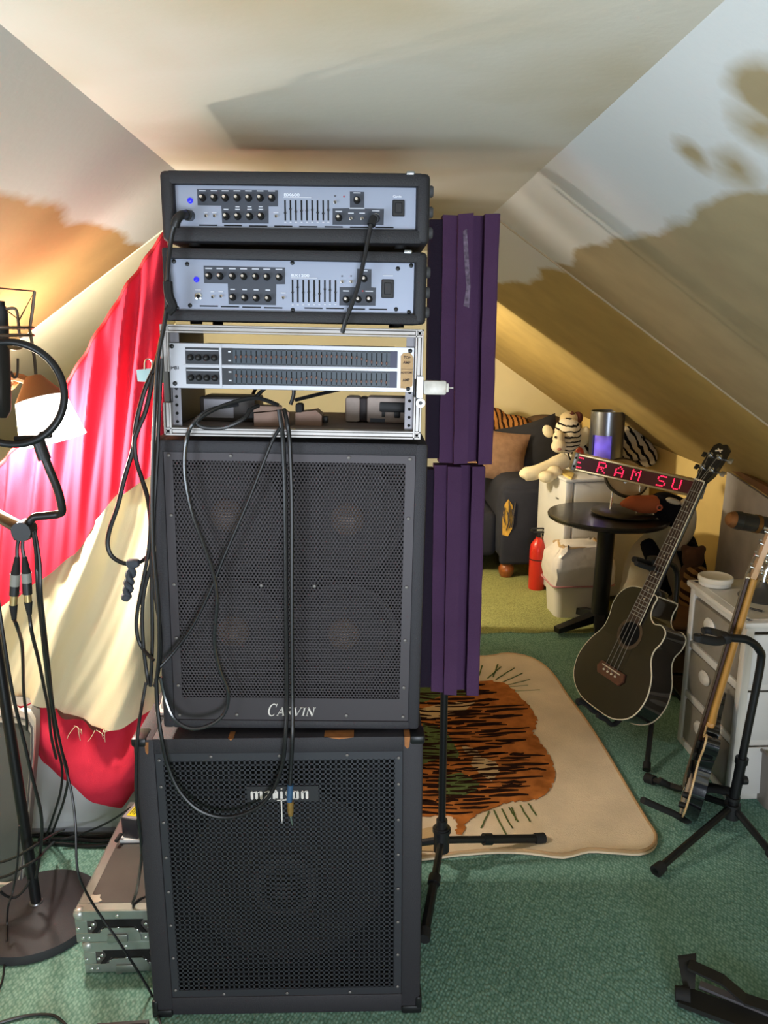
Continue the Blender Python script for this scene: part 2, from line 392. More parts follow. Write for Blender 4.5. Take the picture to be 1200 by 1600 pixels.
L += [vs(3.28), vs(3.6), seg2((3.36, .96), (3.66, .92), .1), seg2((3.38, .05), (3.68, .05), .1)]                  # o
L += [vs(3.98), vs(4.34), seg2((4.1, .78), (4.4, .98), .09)]                                                   # n
mb = MB(); T = M.Translation((-.066, .003, .5765)) @ FRONT @ M.Scale(.0206, 4); T = T @ M.Diagonal((1.37, 1, 1, 1))
for p in L: mb.prism(p, -.02, .06, T)
build(mb, 'name_badge', WHITEINK, t, label='white blackletter name with a sword')
build(MB().bx((-.075, .0035, .570), (.085, .0055, .608)), 'badge_plate', mat('badge_dark', '#26262a', .5), t)

# ------------------------------------------------------------------ upper cabinet, four cones behind a round-holed grille
t = thing('speaker_cabinet', 'black speaker cabinet with four round cones behind a perforated grille, under the silver-edged rack', 'speaker', (-.171, 1.586, .742), (0, .020, 0))
Wd, Hd, Dd = .562, .637, .43; sw = .026
mb = MB()
mb.bx((-Wd / 2, 0, 0), (-Wd / 2 + sw, Dd, Hd), .007); mb.bx((Wd / 2 - sw, 0, 0), (Wd / 2, Dd, Hd), .007)
mb.bx((-Wd / 2 + sw - .006, .001, Hd - sw), (Wd / 2 - sw + .006, Dd, Hd), .005); mb.bx((-Wd / 2 + sw - .006, .001, 0), (Wd / 2 - sw + .006, Dd, .02), .005)
mb.bx((-Wd / 2 + .02, Dd - .02, .015), (Wd / 2 - .02, Dd - .001, Hd - .02))
build(mb, 'body', TOLEX, t)
build(MB().bx((-.26, .055, .015), (.26, .07, .615)), 'baffle', HOLLOW, t)
mb = MB(); p = .0071; gx0, gx1, gz0, gz1 = -.256, .256, .019, .612
x0, x1, z0, z1 = gx0 + .012, gx1 - .012, gz0 + .05, gz1 - .008
rows = int((z1 - z0) / (p * .866)); cols = int((x1 - x0) / p)
R = p / math.sqrt(3); r = p * .33
for k in range(rows):
    for i in range(cols):
        x = x0 + (i + .5 + (.5 if k % 2 else 0)) * p; z = z0 + (k + .5) * p * .866
        if x > x1 - .003: continue
        o = len(mb.v)
        for q in range(6):
            a_ = rad(30 + 60 * q); mb.v.append(V((x + R * math.cos(a_), .006, z + R * math.sin(a_))))
        for q in range(6):
            a_ = rad(30 + 60 * q); mb.v.append(V((x + r * math.cos(a_), .0066, z + r * math.sin(a_))))
        for q in range(6): mb.f.append((o + q, o + (q + 1) % 6, o + 6 + (q + 1) % 6, o + 6 + q))
for a_, b_ in (((gx0, gz0), (x0 + .006, gz1)), ((x1 - .008, gz0), (gx1, gz1)), ((x0 + .006, gz0), (x1 - .008, z0 + .003)), ((x0 + .006, z1 - .009), (x1 - .008, gz1))):
    mb.bx((a_[0], .005, a_[1]), (b_[0], .0075, b_[1]))
build(mb, 'grille', GRILLE, t, fix=False)
for cx_, cz_ in ((-.135, .475), (.118, .470), (-.128, .215), (.112, .212)):
    cn = build(MB().lathe([(.118, .0), (.118, .012), (.108, .014), (.10, .006), (.094, .010), (.03, -.03)], 40, T=M.Translation((cx_, .034, cz_)) @ M.Rotation(rad(90), 4, 'X')), 'speaker_cone', mat('ribbed_cone', '#2c292b', .7), t)
    build(MB().ell((cx_, .034, cz_), (.036, .024, .036), 20, 10), 'dust_cap', DUST, cn)
screws(t, [(x, .0035, z) for x in (-.245, .245) for z in (.03, .1, .21, .33, .48, .605)] + [(-.062, .0035, .33), (.05, .0035, .33), (-.12, .0035, .606), (.12, .0035, .606), (.12, .0035, .032), (-.12, .0035, .032)], .0036)
for x, h in ((-.22, .0155), (.22, .006)):
    for y in (.05, .38): build(MB().cyl((x, y, -h), (x, y, .001), .016), 'foot', RUBBER, t)
# small-capitals name with serifs
S = []
def st(*a): S.append(seg2(*a))
ar = [(.5 + .5 * math.cos(rad(q)), .68 + .72 * math.sin(rad(q))) for q in range(48, 318, 15)]; ai = [(.53 + .36 * math.cos(rad(q)), .68 + .63 * math.sin(rad(q))) for q in range(318, 44, -15)]
S.append(ar + ai); st((.80, .98), (.86, 1.38), .05, .09)
def A(x): st((x, 0), (x + .38, 1), .07); st((x + .36, 1), (x + .72, 0), .16); st((x + .15, .36), (x + .58, .36), .07); st((x - .1, .03), (x + .14, .03), .06); st((x + .56, .03), (x + .86, .03), .06)
def I(x): st((x, 0), (x, 1), .16); st((x - .16, .03), (x + .16, .03), .06); st((x - .16, .97), (x + .16, .97), .06)
A(1.15); I(2.2); st((2.2, .97), (2.55, .95), .08); st((2.55, .95), (2.68, .74), .14); st((2.68, .78), (2.52, .5), .14); st((2.2, .5), (2.56, .5), .07); st((2.42, .5), (2.85, .02), .15)
st((3.0, 1), (3.34, 0), .16); st((3.34, 0), (3.7, 1), .07); st((2.88, .97), (3.16, .97), .06); st((3.58, .97), (3.84, .97), .06)
I(4.1); st((4.55, 0), (4.55, 1), .07); st((4.5, 1), (5.2, 0), .16); st((5.2, 0), (5.2, 1), .07); st((4.42, .03), (4.68, .03), .06); st((5.06, .97), (5.36, .97), .06)
mb = MB(); SH = M(((1, .22, 0, 0), (0, 1, 0, 0), (0, 0, 1, 0), (0, 0, 0, 1)))
T = M.Translation((-.054, .004, .030)) @ FRONT @ M.Scale(.0208, 4) @ SH @ M.Diagonal((.92, 1, 1, 1))
for q in S: mb.prism(q, 0, .05, T)
build(mb, 'name_badge', WHITEINK, t, label='pale small-capital name lettering')

# ------------------------------------------------------------------ rack case
t = thing('rack_case', 'open silver-edged rack case holding the equalizer, between the amp heads and the speaker cabinets', 'rack case', (-.150, 1.575, 1.3895), (0, .020, 0))
Wr, Hr, Dr = .512, .216, .36
mb = MB(); e = .012
for a_, b_ in (((-Wr / 2, 0, 0), (-Wr / 2 + e, Dr, Hr)), ((Wr / 2 - e, 0, 0), (Wr / 2, Dr, Hr)), ((-Wr / 2, 0, 0), (Wr / 2, Dr, e)), ((-Wr / 2, .0, Hr - e), (Wr / 2, Dr, Hr))):
    mb.bx(V(a_) + V((.001, .006, .001)), V(b_) + V((-.001, 0, -.001)))
build(mb, 'shell', mat('grey_laminate', '#55524f', .6), t)
mb = MB()
def channel(p, q, nrm):
    for k, (w_, dy) in enumerate(((.004, -.004), (.007, -.001), (.004, -.0035))):
        o_ = (-.006, .0, .006)[k]
        mb.bx([p[i] + nrm[i] * (o_ - w_ / 2) if nrm[i] else p[i] for i in range(3)][:1] + [dy] + [p[2] + nrm[2] * (o_ - w_ / 2)],
              [q[0] + nrm[0] * (o_ + w_ / 2)] + [.022] + [q[2] + nrm[2] * (o_ + w_ / 2)], .0008, 1)
h = .008
channel((-Wr / 2, 0, h), (Wr / 2, 0, h), (0, 0, 1)); channel((-Wr / 2, 0, Hr - h), (Wr / 2, 0, Hr - h), (0, 0, 1))
channel((-Wr / 2 + h, 0, 0), (-Wr / 2 + h, 0, .065), (1, 0, 0)); channel((-Wr / 2 + h, 0, .125), (-Wr / 2 + h, 0, Hr), (1, 0, 0))
channel((Wr / 2 - h, 0, 0), (Wr / 2 - h, 0, .085), (1, 0, 0)); channel((Wr / 2 - h, 0, .12), (Wr / 2 - h, 0, Hr), (1, 0, 0))
build(mb, 'edge_trim', ALU, t)
for sx in (-1, 1):
    mb = MB(); x = sx * .2325
    mb.bx((x - .009, .014, e), (x + .009, .017, Hr - e)); mb.bx((x + sx * .009 - .0015, .014, e), (x + sx * .009 + .0015, .04, Hr - e))
    rl = build(mb, 'rack_rail', mat('dull_rail', '#77757a', .45, .6), t)
    for k in range(5): build(MB().cyl((x, .0135, .026 + k * .0165), (x, .0142, .026 + k * .0165), .0032, n=10), 'rail_hole', HOLLOW, rl)
build(MB().bx((-.235, .03, e), (.235, Dr - .005, e + .003)), 'shelf', mat('worn_shelf', '#7a6a60', .8, vary=.15, vscale=20), t)
lt = build(MB().bx((Wr / 2 - .012, -.009, .083), (Wr / 2 + .002, -.003, .126), .001, 1).cyl((Wr / 2 - .003, -.012, .074), (Wr / 2 - .003, -.004, .074), .009, n=14), 'latch', STEEL, t, label='metal latch plate on the right edge')
build(MB().cyl((Wr / 2 - .003, -.0135, .074), (Wr / 2 - .003, -.012, .074), .004, n=10), 'rivet', DKMETAL, lt)
mb = MB(); mb.bx((.258, -.008, .090), (.304, .006, .118), .004, 2); mb.bx((.302, -.005, .095), (.309, .004, .113), .002); mb.cyl((.309, 0, .104), (.318, 0, .104), .0012, n=8)
build(mb, 'clip', mat('milky_plastic', '#c9c4bc', .35, vary=.15, vscale=60), t, label='milky plastic clip sticking out of the latch')

# equalizer
t = thing('graphic_equalizer', 'silver rack graphic equalizer with two rows of sliders and a handwritten tape tag', 'equalizer', (-.150, 1.5745, 1.3895 + .093), (0, .020, 0))
We, He = .4826, .088
SILVER = mat('silver_face', '#b7b9c0', .38, .55)
build(MB().bx((-We / 2, .008, 0), (We / 2, .0125, He), .001, 1).bx((-.21, .0126, .004), (.21, .26, He - .004)), 'body', SILVER, t)
DARKP = mat('dark_panel', '#20242c', .4)
ex = lambda zx: (zx - 107) / (1004 - 107) * We - We / 2
rows_ = ((.0475, .0795), (.0085, .0405))
for k, (z0, z1) in enumerate(rows_):
    build(MB().bx((ex(300), .0068, z0), (ex(942), .0082, z1)), 'slider_panel', mat('blue_panel', '#36424e', .4), t)
    build(MB().bx((ex(168), .0068, z0), (ex(290), .0082, z1)), 'knob_panel', DARKP, t)
    build(MB().bx((ex(170), .0064, z1 - .006), (ex(289), .0069, z1 - .004)), 'trim_line', SILVER, t)
    build(MB().bx((ex(300), .0062, z0), (ex(340), .0070, z1)), 'button_panel', DARKP, t); build(MB().bx((ex(915), .0062, z0), (ex(942), .0070, z1)), 'end_panel', mat('end_panel', '#27294a', .4), t)
    mb = MB()
    for i in range(31): x = ex(352 + i * 18.35); mb.bx((x - .0008, .0058, z0 + .004), (x + .0008, .007, z1 - .004))
    build(mb, 'slider_slots', HOLLOW, t)
    mb = MB()
    for i in range(32):
        x = ex(343 + i * 18.35)
        mb.bx((x - .0042, .0064, z1 - .003), (x + .0042, .0066, z1 - .001)); mb.bx((x - .0042, .0064, z0 + .001), (x + .0042, .0066, z0 + .003))
    build(mb, 'scale_marks', DARKP, t)['kind'] = 'stuff'
    c0 = None
    for i in range(31):
        f = (.45, .5, .52, .5, .45, .55, .58, .5, .55, .5, .55, .62, .5, .6, .62, .6, .64, .68, .7, .7, .66, .66, .64, .62, .62, .5, .35, .25, .2, .18, .15)[i] if k == 0 else \
            (.6, .55, .55, .5, .55, .6, .6, .58, .6, .45, .4, .35, .32, .4, .5, .6, .55, .4, .35, .35, .3, .3, .3, .3, .3, .28, .3, .3, .3, .35, .25)[i]
        loc = (ex(352 + i * 18.35), .0045, z0 + .005 + f * (z1 - z0 - .010))
        if c0 is None: c0 = build(MB().bx((-.0016, -.002, -.0026), (.0016, .003, .0026), .0006, 1), 'slider_cap', mat('amber_cap', '#6a4434', .4), t); c0.location = loc
        else: rep(c0, 'slider_cap', t, loc)
    k0 = None
    for i in range(4):
        loc = (ex(187 + i * 29), .0068, z0 + .0125)
        if k0 is None:
            k0 = build(MB().lathe([(.0062, 0), (.0058, .008), (.003, .011), (0, .0115)], 16, T=M.Rotation(rad(90), 4, 'X')), 'knob', BLACK, t); k0.location = loc
        else: rep(k0, 'knob', t, loc)
    for zz in (.25, .78): build(MB().bx((ex(324), .0050, z0 + zz * (z1 - z0) - .001), (ex(334), .0065, z0 + zz * (z1 - z0) + .0015)), 'button', mat('lit_button', '#d8dce8', .4), t)
build(MB().bx((ex(291), .0055, .004), (ex(299), .009, He - .003)), 'divider', SILVER, t)
build(MB().bx((ex(160), .006, .0425), (ex(942), .0078, .0458)), 'divider', SILVER, t)
screws(t, [(ex(120), .008, He - .007), (ex(126), .008, .009), (ex(988), .008, He - .007), (ex(984), .008, .007)], .0045, DKMETAL)
mb = MB()
for p in (seg2((0, .1), (0, .9), .28), seg2((.5, .5), (.5, .9), .26), seg2((0, .5), (.5, .5), .25), seg2((.9, 0), (.9, .9), .26), seg2((.9, .85), (1.5, .85), .25), seg2((.9, .45), (1.5, .4), .2), seg2((1.5, .1), (1.3, .85), .22), seg2((1.2, .12), (1.2, -.2), .2), seg2((1.9, .1), (1.9, .95), .26)):
    mb.prism(p, 0, .04, M.Translation((ex(116), .0078, .036)) @ FRONT @ M.Scale(.0068, 4))
build(mb, 'logo', mat('dark_ink', '#2c2c34', .6), t)
mb = MB(); tx = ex(978); o = [(-.0125, -.036), (.004, -.037), (.012, -.031), (.0125, .024), (.008, .031), (.004, .034), (-.008, .033), (-.013, .027)]
mb.prism(o, 0, .0005, M.Translation((tx, .0077, .044)) @ FRONT)
tp = build(mb, 'tape_tag', mat('masking_tape', '#b8966c', .75, vary=.08, vscale=90), t, label='brown tape strip lettered in pen')
INK = mat('pen_ink', '#4a3a34', .8)
for s_, z_, rr in (('TOP', .066, -6), ('AMP', .056, -4), ('BOTTOM', .037, 2), ('AMP', .022, 3)):
    textmesh(s_, .0072 if s_ != 'BOTTOM' else .0052, INK, tp, M.Translation((tx - .001, .0071, z_)) @ FRONT @ M.Rotation(rad(rr), 4, 'Z'), align='CENTER')
build(MB().bx((tx - .012, .0069, .0452), (tx + .012, .0072, .0458)), 'pen_line', INK, tp)

# things lying in the rack
def on_shelf(x, y): return V((-.150 + x, 1.575 + y, 1.3895 + .0155 - .02 * x))
o = on_shelf(-.165, .12)
t = thing('power_adapter', 'grey box with a pale label lying at the left of the rack shelf', 'adapter', o, (0, .02, rad(-4)))
build(MB().bx((-.045, 0, 0), (.075, .09, .052), .004), 'body', mat('adapter_grey', '#4d4743', .5), t)
build(MB().bx((-.035, -.0008, .008), (.028, .0005, .047)), 'paper_label', mat('label_lilac', '#b9b7c0', .6), t, label='pale lilac label')
o = on_shelf(-.055, .06)
TAUPE = mat('taupe_plastic', '#8a6c5c', .55)
for k, (o, ln, nm, gz) in enumerate(((on_shelf(-.048, .05), .072, 'brown wedge-shaped power plug beside the grey box in the rack', 8), (on_shelf(.026, .07), .055, 'smaller brown plug with a black strain relief in the middle of the rack', -4))):
    t = thing('wall_plug', nm, 'plug', o, (0, .02, rad(gz)), 'brown plugs on the rack shelf')
    build(MB().slab([(-ln / 2, 0, 0), (ln / 2, 0, 0), (ln / 2, 0, .022 if k else .028), (ln / 2 - .012, 0, .032), (-ln / 2, 0, .026)], (0, .045, 0)), 'body', TAUPE, t)
    build(MB().slab([(-ln / 2 - .001, -.002, .029), (ln / 2 - .014, -.002, .034), (ln / 2 - .014, -.002, .040), (-ln / 2, -.002, .042)], (0, .04, 0)) if not k else MB().box((ln / 2 + .006, .02, .012), (.012, .02, .016), .004), 'cover' if not k else 'strain_relief', TAUPE if not k else BLACK, t)
    build(MB().box((-ln / 2 - .006, .02, .024) if not k else (-ln / 2 + .008, .01, .036), (.016, .026, .02), .005), 'cord_grip', RUBBER, t)
o = on_shelf(.175, .14)
t = thing('camera_flashgun', 'pale device with dark band and black clamp at the right of the rack shelf', 'device', o, (0, .02, rad(-3)))
PINKG = mat('dirty_white', '#b9a79c', .55, vary=.1, vscale=40)
build(MB().bx((-.075, 0, 0), (-.042, .06, .055), .007), 'end_cap', PINKG, t); build(MB().bx((-.044, .002, .001), (-.026, .058, .054), .006), 'band', mat('brown_band', '#2e2424', .5), t)
build(MB().bx((-.028, 0, 0), (.06, .06, .056), .006), 'body', PINKG, t)
build(MB().bx((0, -.004, .024), (.07, .006, .046), .003).bx((.005, -.003, .014), (.012, .004, .026)).bx((.032, -.003, .012), (.045, .004, .026), .002), 'clamp', BLACK, t)
build(MB().bx((-.02, -.001, .002), (.012, .001, .01)), 'print', mat('faded_print', '#555a66', .6), t)

# ------------------------------------------------------------------ amp heads
BLUEG = mat('amp_face_blue', '#9aa2b6', .42, .35)
NAVY = mat('amp_panel_dark', '#3b404c', .5)
GOLDK = mat('knob_skirt', '#17130f', .3)
PEARL = mat('knob_cap', '#e6dcd2', .22, .6)
def amp(name, label, loc, roll, cfg):
    t = thing(name, label, 'amplifier', loc, (0, roll, 0), 'bass amp heads on top of the stack')
    Wa, Ha, Da = .505, cfg['h'], .31; wl, wr, tb_, bb_ = cfg['frame']
    mb = MB()
    mb.bx((-Wa / 2, 0, 0), (-Wa / 2 + wl, Da, Ha), .009, 3); mb.bx((Wa / 2 - wr, 0, 0), (Wa / 2, Da, Ha), .009, 3)
    mb.bx((-Wa / 2 + wl - .012, .0005, Ha - tb_), (Wa / 2 - wr + .012, Da, Ha), .004); mb.bx((-Wa / 2 + wl - .012, .0005, 0), (Wa / 2 - wr + .012, Da, bb_), .004)
    mb.bx((-Wa / 2 + .012, Da - .02, .012), (Wa / 2 - .012, Da - .001, Ha - .012))
    build(mb, 'body', mat('amp_tolex', '#1f1e23', .6, bump=.4, bscale=420), t)
    x0, x1, tl, tr, bl, br = cfg['plate']; PW = Wa - wl - wr + .003; pz0, pz1 = bb_ - .002, Ha - tb_ + .002; yp = .014
    fx = lambda zx: (zx - x0) / (x1 - x0) * PW - PW / 2 + (wl - wr) / 2
    def fz(zx, zy): q = (zx - x0) / (x1 - x0); a_ = tl + (tr - tl) * q; b_ = bl + (br - bl) * q; return pz1 - (zy - a_) / (b_ - a_) * (pz1 - pz0)
    build(MB().bx((fx(x0), yp, pz0), (fx(x1), yp + .003, pz1)), 'face_plate', BLUEG, t)
    def rect(n, m, a_, b_, dy=.0008, bev=.0015):
        return build(MB().bx((fx(a_[0]), yp - dy, fz(b_[0], b_[1])), (fx(b_[0]), yp + .001, fz(a_[0], a_[1])), 0), n, m, t)
    for o in cfg['dark']:
        q = [(fx(x), fz(x, y)) for x, y in o]
        build(MB().prism(q, 0, .0008, M.Translation((0, yp, 0)) @ FRONT), 'control_panel', NAVY, t)
    k0 = None
    for x, y in cfg['knobs']:
        loc = (fx(x), yp - .0008, fz(x, y))
        if k0 is None:
            k0 = build(MB().lathe([(.0068, 0), (.0064, .004), (.0052, .006), (.005, .012), (.0035, .0135), (0, .0135)], 18, T=M.Rotation(rad(90), 4, 'X')), 'knob', GOLDK, t); k0.location = loc
            p0 = build(MB().lathe([(.0030, .0134), (.0026, .0146), (0, .0148)], 12, T=M.Translation((-.0012, 0, .001)) @ M.Rotation(rad(90), 4, 'X')), 'knob_cap', PEARL, k0)
        else: k = rep(k0, 'knob', t, loc); rep(p0, 'knob_cap', k, (0, 0, 0))
    s0 = None
    for x, ya, yb in cfg['sliders']:
        rect('slider_slot', HOLLOW, (x - 3, ya), (x + 3, yb))
        loc = (fx(x), yp - .001, fz(x, (ya + yb) / 2 + random.uniform(-14, 14)))
        if s0 is None: s0 = build(MB().bx((-.0022, -.003, -.0012), (.0022, .001, .0012), .0004, 1), 'slider_cap', BLACK, t); s0.location = loc
        else: rep(s0, 'slider_cap', t, loc)
    for xa, xb, y in cfg['vents']: rect('vent', HOLLOW, (xa, y - 3), (xb, y + 3))
    w0 = None
    for x, y in cfg['switches']:
        loc = (fx(x), yp, fz(x, y))
        if w0 is None:
            w0 = build(MB().lathe([(.0032, 0), (.003, .0022), (.0018, .003), (0, .003)], 10, T=M.Rotation(rad(90), 4, 'X')), 'toggle', PEARL, t); w0.location = loc
            w1 = build(MB().bx((-.0014, -.008, -.003), (.0014, -.002, .001)), 'toggle_lever', BLACK, w0)
        else: k = rep(w0, 'toggle', t, loc); rep(w1, 'toggle_lever', k, (0, 0, 0))
    x, y = cfg['led']; build(MB().lathe([(.0055, 0), (.005, .003), (.003, .0045), (0, .005)], 16, T=M.Translation((fx(x), yp, fz(x, y))) @ M.Rotation(rad(90), 4, 'X')), 'pilot_lamp', mat('blue_jewel', '#2626a8', .2, emit=('#2a2af0', .8)), t, label='blue jewel pilot lamp')
    for x, y in cfg['jacks']:
        j = build(MB().lathe([(.0075, 0), (.007, .003), (.004, .0035), (.004, .001)], 18, T=M.Translation((fx(x), yp, fz(x, y))) @ M.Rotation(rad(90), 4, 'X')), 'jack_socket', CHROME, t)
        build(MB().cyl((fx(x), yp - .0015, fz(x, y)), (fx(x), yp - .001, fz(x, y)), .0042, n=12), 'jack_hole', HOLLOW, j)
    a_, b_ = cfg['power']; sx, sz = (fx(a_[0]) + fx(b_[0])) / 2, (fz(*a_) + fz(*b_)) / 2; w_, h_ = fx(b_[0]) - fx(a_[0]), fz(*a_) - fz(*b_)
    ps = build(MB().box((sx, yp - .001, sz), (w_, .005, h_), .0015, 1), 'power_switch', BLACK, t)
    build(MB().box((sx, yp - .004, sz), (w_ * .55, .006, h_ * .62), .001, 1, ), 'rocker', mat('rocker_black', '#2a2a2e', .3), ps)
    screws(t, [(fx(x), yp, fz(x, y)) for x, y in cfg['screws']], .0042, DKMETAL)
    for s_, x, y, sz_, sx_ in cfg['text']: textmesh(s_, sz_, mat('face_print', '#e2e6f2', .5), t, M.Translation((fx(x), yp - .001, fz(x, y))) @ FRONT, sx=sx_, depth=.0002)
    mb = MB()                                                  # printed captions, too small to read
    for x, y, w_ in cfg['marks']: mb.bx((fx(x - w_ / 2), yp - .0012, fz(x, y + 2)), (fx(x + w_ / 2), yp - .0008, fz(x, y - 2)))
    build(mb, 'caption_print', mat('face_print2', '#c4c8d4', .5), t)['kind'] = 'stuff'
    for x, y, c in cfg['dots']: build(MB().cyl((fx(x), yp - .0015, fz(x, y)), (fx(x), yp, fz(x, y)), .0016, n=8), 'indicator', mat('ind_' + c, c, .3), t)
    for y, z in ((.04, .1), (.04, .062), (.04, .024)):
        build(MB().lathe([(.011, 0), (.011, .006), (.009, .009), (0, .009)], 16, T=M.Translation((Wa / 2, y, z)) @ M.Rotation(rad(90), 4, 'Y')), 'side_foot', mat('grey_rubber', '#4a4a4e', .6), t)
    for x in (-.2, .2):
        for y in (.04, .27): build(MB().cyl((x, y, -.006), (x, y, .001), .012), 'foot', RUBBER, t)
    build(MB().bx((Wa / 2 - .045, -.004, Ha - .004), (Wa / 2 - .03, .01, Ha + .003), .002), 'strap_stud', STEEL, t)
    return t
sl1 = [(x, 182, 262) for x in (531, 552, 573, 595, 616, 637, 658, 680, 700)]
kn1 = [(x, 174) for x in (211, 256, 299, 345, 390, 435, 480)] + [(x, 246) for x in (300, 345, 392, 436)] + [(813, 182), (741, 252)]
amp('amp_head', 'topmost black amp head with a pale blue face and two cables plugged in front', (-.134, 1.573, 1.7605), .008, dict(h=.126,
    frame=(.026, .026, .024, .026), plate=(103, 1047, 120, 127, 294, 308),
    dark=[[(190, 275), (190, 205)][:0] or [(283, 272), (465, 274), (466, 206), (503, 206), (504, 143), (190, 140), (190, 202), (282, 204)], [(716, 279), (918, 281), (919, 216), (841, 214), (841, 148), (785, 147), (785, 213), (717, 214)]],
    knobs=kn1, sliders=sl1, vents=[(192, 263, 280), (290, 360, 282), (388, 460, 284), (487, 558, 285), (585, 657, 287), (685, 757, 288), (785, 857, 290), (885, 957, 291)],
    switches=[(221, 243), (254, 243), (495, 245), (727, 190), (789, 255), (833, 255)], led=(162, 184), jacks=[(165, 242), (887, 250)], power=((952, 180), (1000, 247)), screws=[],
    text=[('BX600', 527, 166, .0072, 1.5), ('Carvin', 954, 170, .0055, 1.1)],
    marks=[(x, 146, 26) for x in (211, 256, 299, 345, 390, 435, 480)] + [(x, 218, 18) for x in (300, 345, 392, 436)] + [(x, 208, 16) for x in (345, 392, 436)] + [(580, 171, 108), (813, 152, 28), (741, 226, 26), (789, 233, 22), (833, 233, 22), (887, 224, 30), (813, 214, 60), (221, 231, 14), (254, 231, 18), (495, 231, 20)] + [(x, 270, 8) for x in (531, 552, 573, 595, 616, 637, 658, 680, 700)],
    dots=[(727, 165, '#55555c'), (762, 167, '#b03040')]))
sl2 = [(x, 488 + (x - 560) * .02, 565) for x in (560, 580, 601, 622, 643, 663, 684, 704, 725)]
amp('amp_head', 'second black amp head with rack screws on its pale blue face, under the topmost one', (-.139, 1.573, 1.6130), .016, dict(h=.135,
    frame=(.012, .024, .020, .020), plate=(92, 1030, 412, 434, 588, 614),
    dark=[[(313, 568), (495, 573), (497, 503), (531, 503), (532, 448), (222, 439), (222, 496), (312, 499)], [(740, 577), (880, 580), (881, 518), (863, 517), (863, 456), (808, 454), (807, 516), (741, 515)]],
    knobs=[(x, 473 + (x - 241) * .025) for x in (241, 284, 331, 374, 419, 462, 509)] + [(x, 545 + (x - 330) * .04) for x in (330, 376, 420, 465)] + [(835, 488), (766, 557), (813, 557), (855, 557)], sliders=sl2,
    vents=[(202, 272, 573), (283, 353, 576), (365, 437, 579), (449, 520, 582), (605, 675, 585), (688, 757, 587), (770, 840, 590), (855, 925, 592)],
    switches=[(253, 542), (285, 540), (524, 548), (750, 497), (785, 497)], led=(193, 484), jacks=[(198, 540)], power=((902, 490), (950, 555)),
    screws=[(160, 433), (165, 570), (560, 432), (560, 590), (964, 455), (960, 593), (1015, 445), (1010, 603), (110, 424), (115, 578)],
    text=[('BX1200', 555, 478, .0072, 1.5)],
    marks=[(x, 448 + (x - 241) * .02, 26) for x in (241, 284, 331, 374, 419, 462, 509)] + [(x, 518 + (x - 330) * .03, 18) for x in (330, 376, 420, 465)] + [(605, 483, 100), (835, 461, 26), (766, 528, 24), (855, 530, 30), (926, 478, 40), (198, 518, 22), (253, 525, 14), (285, 525, 18), (524, 532, 18)] + [(x, 573, 8) for x in (560, 580, 601, 622, 643, 663, 684, 704, 725)],
    dots=[(750, 478, '#55555c'), (785, 478, '#55555c'), (830, 529, '#a03038')]))

# ------------------------------------------------------------------ foam panels on a microphone stand
FOAM = mat('purple_foam', '#573c5c', .95, bump=.8, bscale=260, vary=.10, vscale=7, spec=.1)
px0 = ay(692, 1200, 2.10).x
t = thing('microphone_stand', 'black tripod stand with telescoping pole, holding the purple foam panels beside the speaker stack', 'stand', (px0, 2.10, 0))
build(MB().cyl((0, 0, .05), (0, 0, .95), .011).cyl((0, 0, .95), (0, 0, 1.84), .008), 'pole', DKMETAL, t)
build(MB().cyl((0, 0, .055), (0, 0, .135), .024, n=18).cyl((0, 0, .135), (0, 0, .16), .017, n=18).cyl((0, 0, .12), (0, 0, .13), .028), 'hub', BLACK, t)
hub = V((px0, 2.10, .09))
for i, (fx_, fy_) in enumerate(((848, 1310), (662, 1466), (570, 1328))):
    f = az(fx_, fy_, .018); d = f - hub
    lg = build(MB().tube([hub, hub + d * .5], .011).tube([hub + d * .42, f], .0135).cyl(hub + d * .40, hub + d * .48, .018), 'leg', DKMETAL, t, world=True)
    build(MB().tube([f - d * .08, f + d * .01], [.0165, .018], 12), 'rubber_foot', RUBBER, lg, world=True)
def foam(xa, xb, z0, z1, y, tilt, label):
    w = xb - xa; prof = [(0, .0), (0, -.052), (.26 * w, -.052), (.26 * w, -.070), (.53 * w, -.070), (.53 * w, -.038), (.73 * w, -.038), (.735 * w, -.075), (w - .004, -.078), (w, -.074), (w, 0)]
    mb = MB(); n = 14; vs = []
    for k in range(n + 1):
        z = z0 + (z1 - z0) * k / n
        for q in prof: vs.append((q[0] + random.uniform(-.0008, .0008) + (tilt * (z1 - z) if tilt else 0), q[1] + random.uniform(-.0008, .0008), z - z0 + random.uniform(-.002, .002) * (k in (0, n))))
    m_ = len(prof); fs = [(k * m_ + i, k * m_ + (i + 1) % m_, (k + 1) * m_ + (i + 1) % m_, (k + 1) * m_ + i) for k in range(n) for i in range(m_)]
    fs += [tuple(range(m_))[::-1], tuple(n * m_ + i for i in range(m_))]
    mb.add(vs, fs)
    t = thing('acoustic_foam', label, 'foam panel', (xa, y, z0), group='purple foam panels on the stand')
    build(mb, 'foam', FOAM, t, angle=30)
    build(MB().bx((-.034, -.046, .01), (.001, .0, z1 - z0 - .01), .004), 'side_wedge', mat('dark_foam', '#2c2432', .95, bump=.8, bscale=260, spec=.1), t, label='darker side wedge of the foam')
    return t
x0 = ay(691, 500, 2.0).x
f1 = foam(x0, ay(779, 400, 2.0).x, 1.262, 1.872, 2.072, -.0, 'upper purple ridged foam panel with a pale scuff, right of the amp heads')
sc = MB()
sc.add([(.047, -.0712, .57), (.056, -.0712, .575), (.063, -.0712, .50), (.068, -.0712, .44), (.066, -.0712, .39), (.052, -.0712, .395), (.058, -.0712, .44), (.05, -.0712, .52)], [tuple(range(8))])
build(sc, 'scuff', mat('pale_scuff', '#75657a', .9, vary=.5, vscale=120, bump=.5), f1, label='pale scuffed patch')
x0 = ay(677, 900, 2.0).x
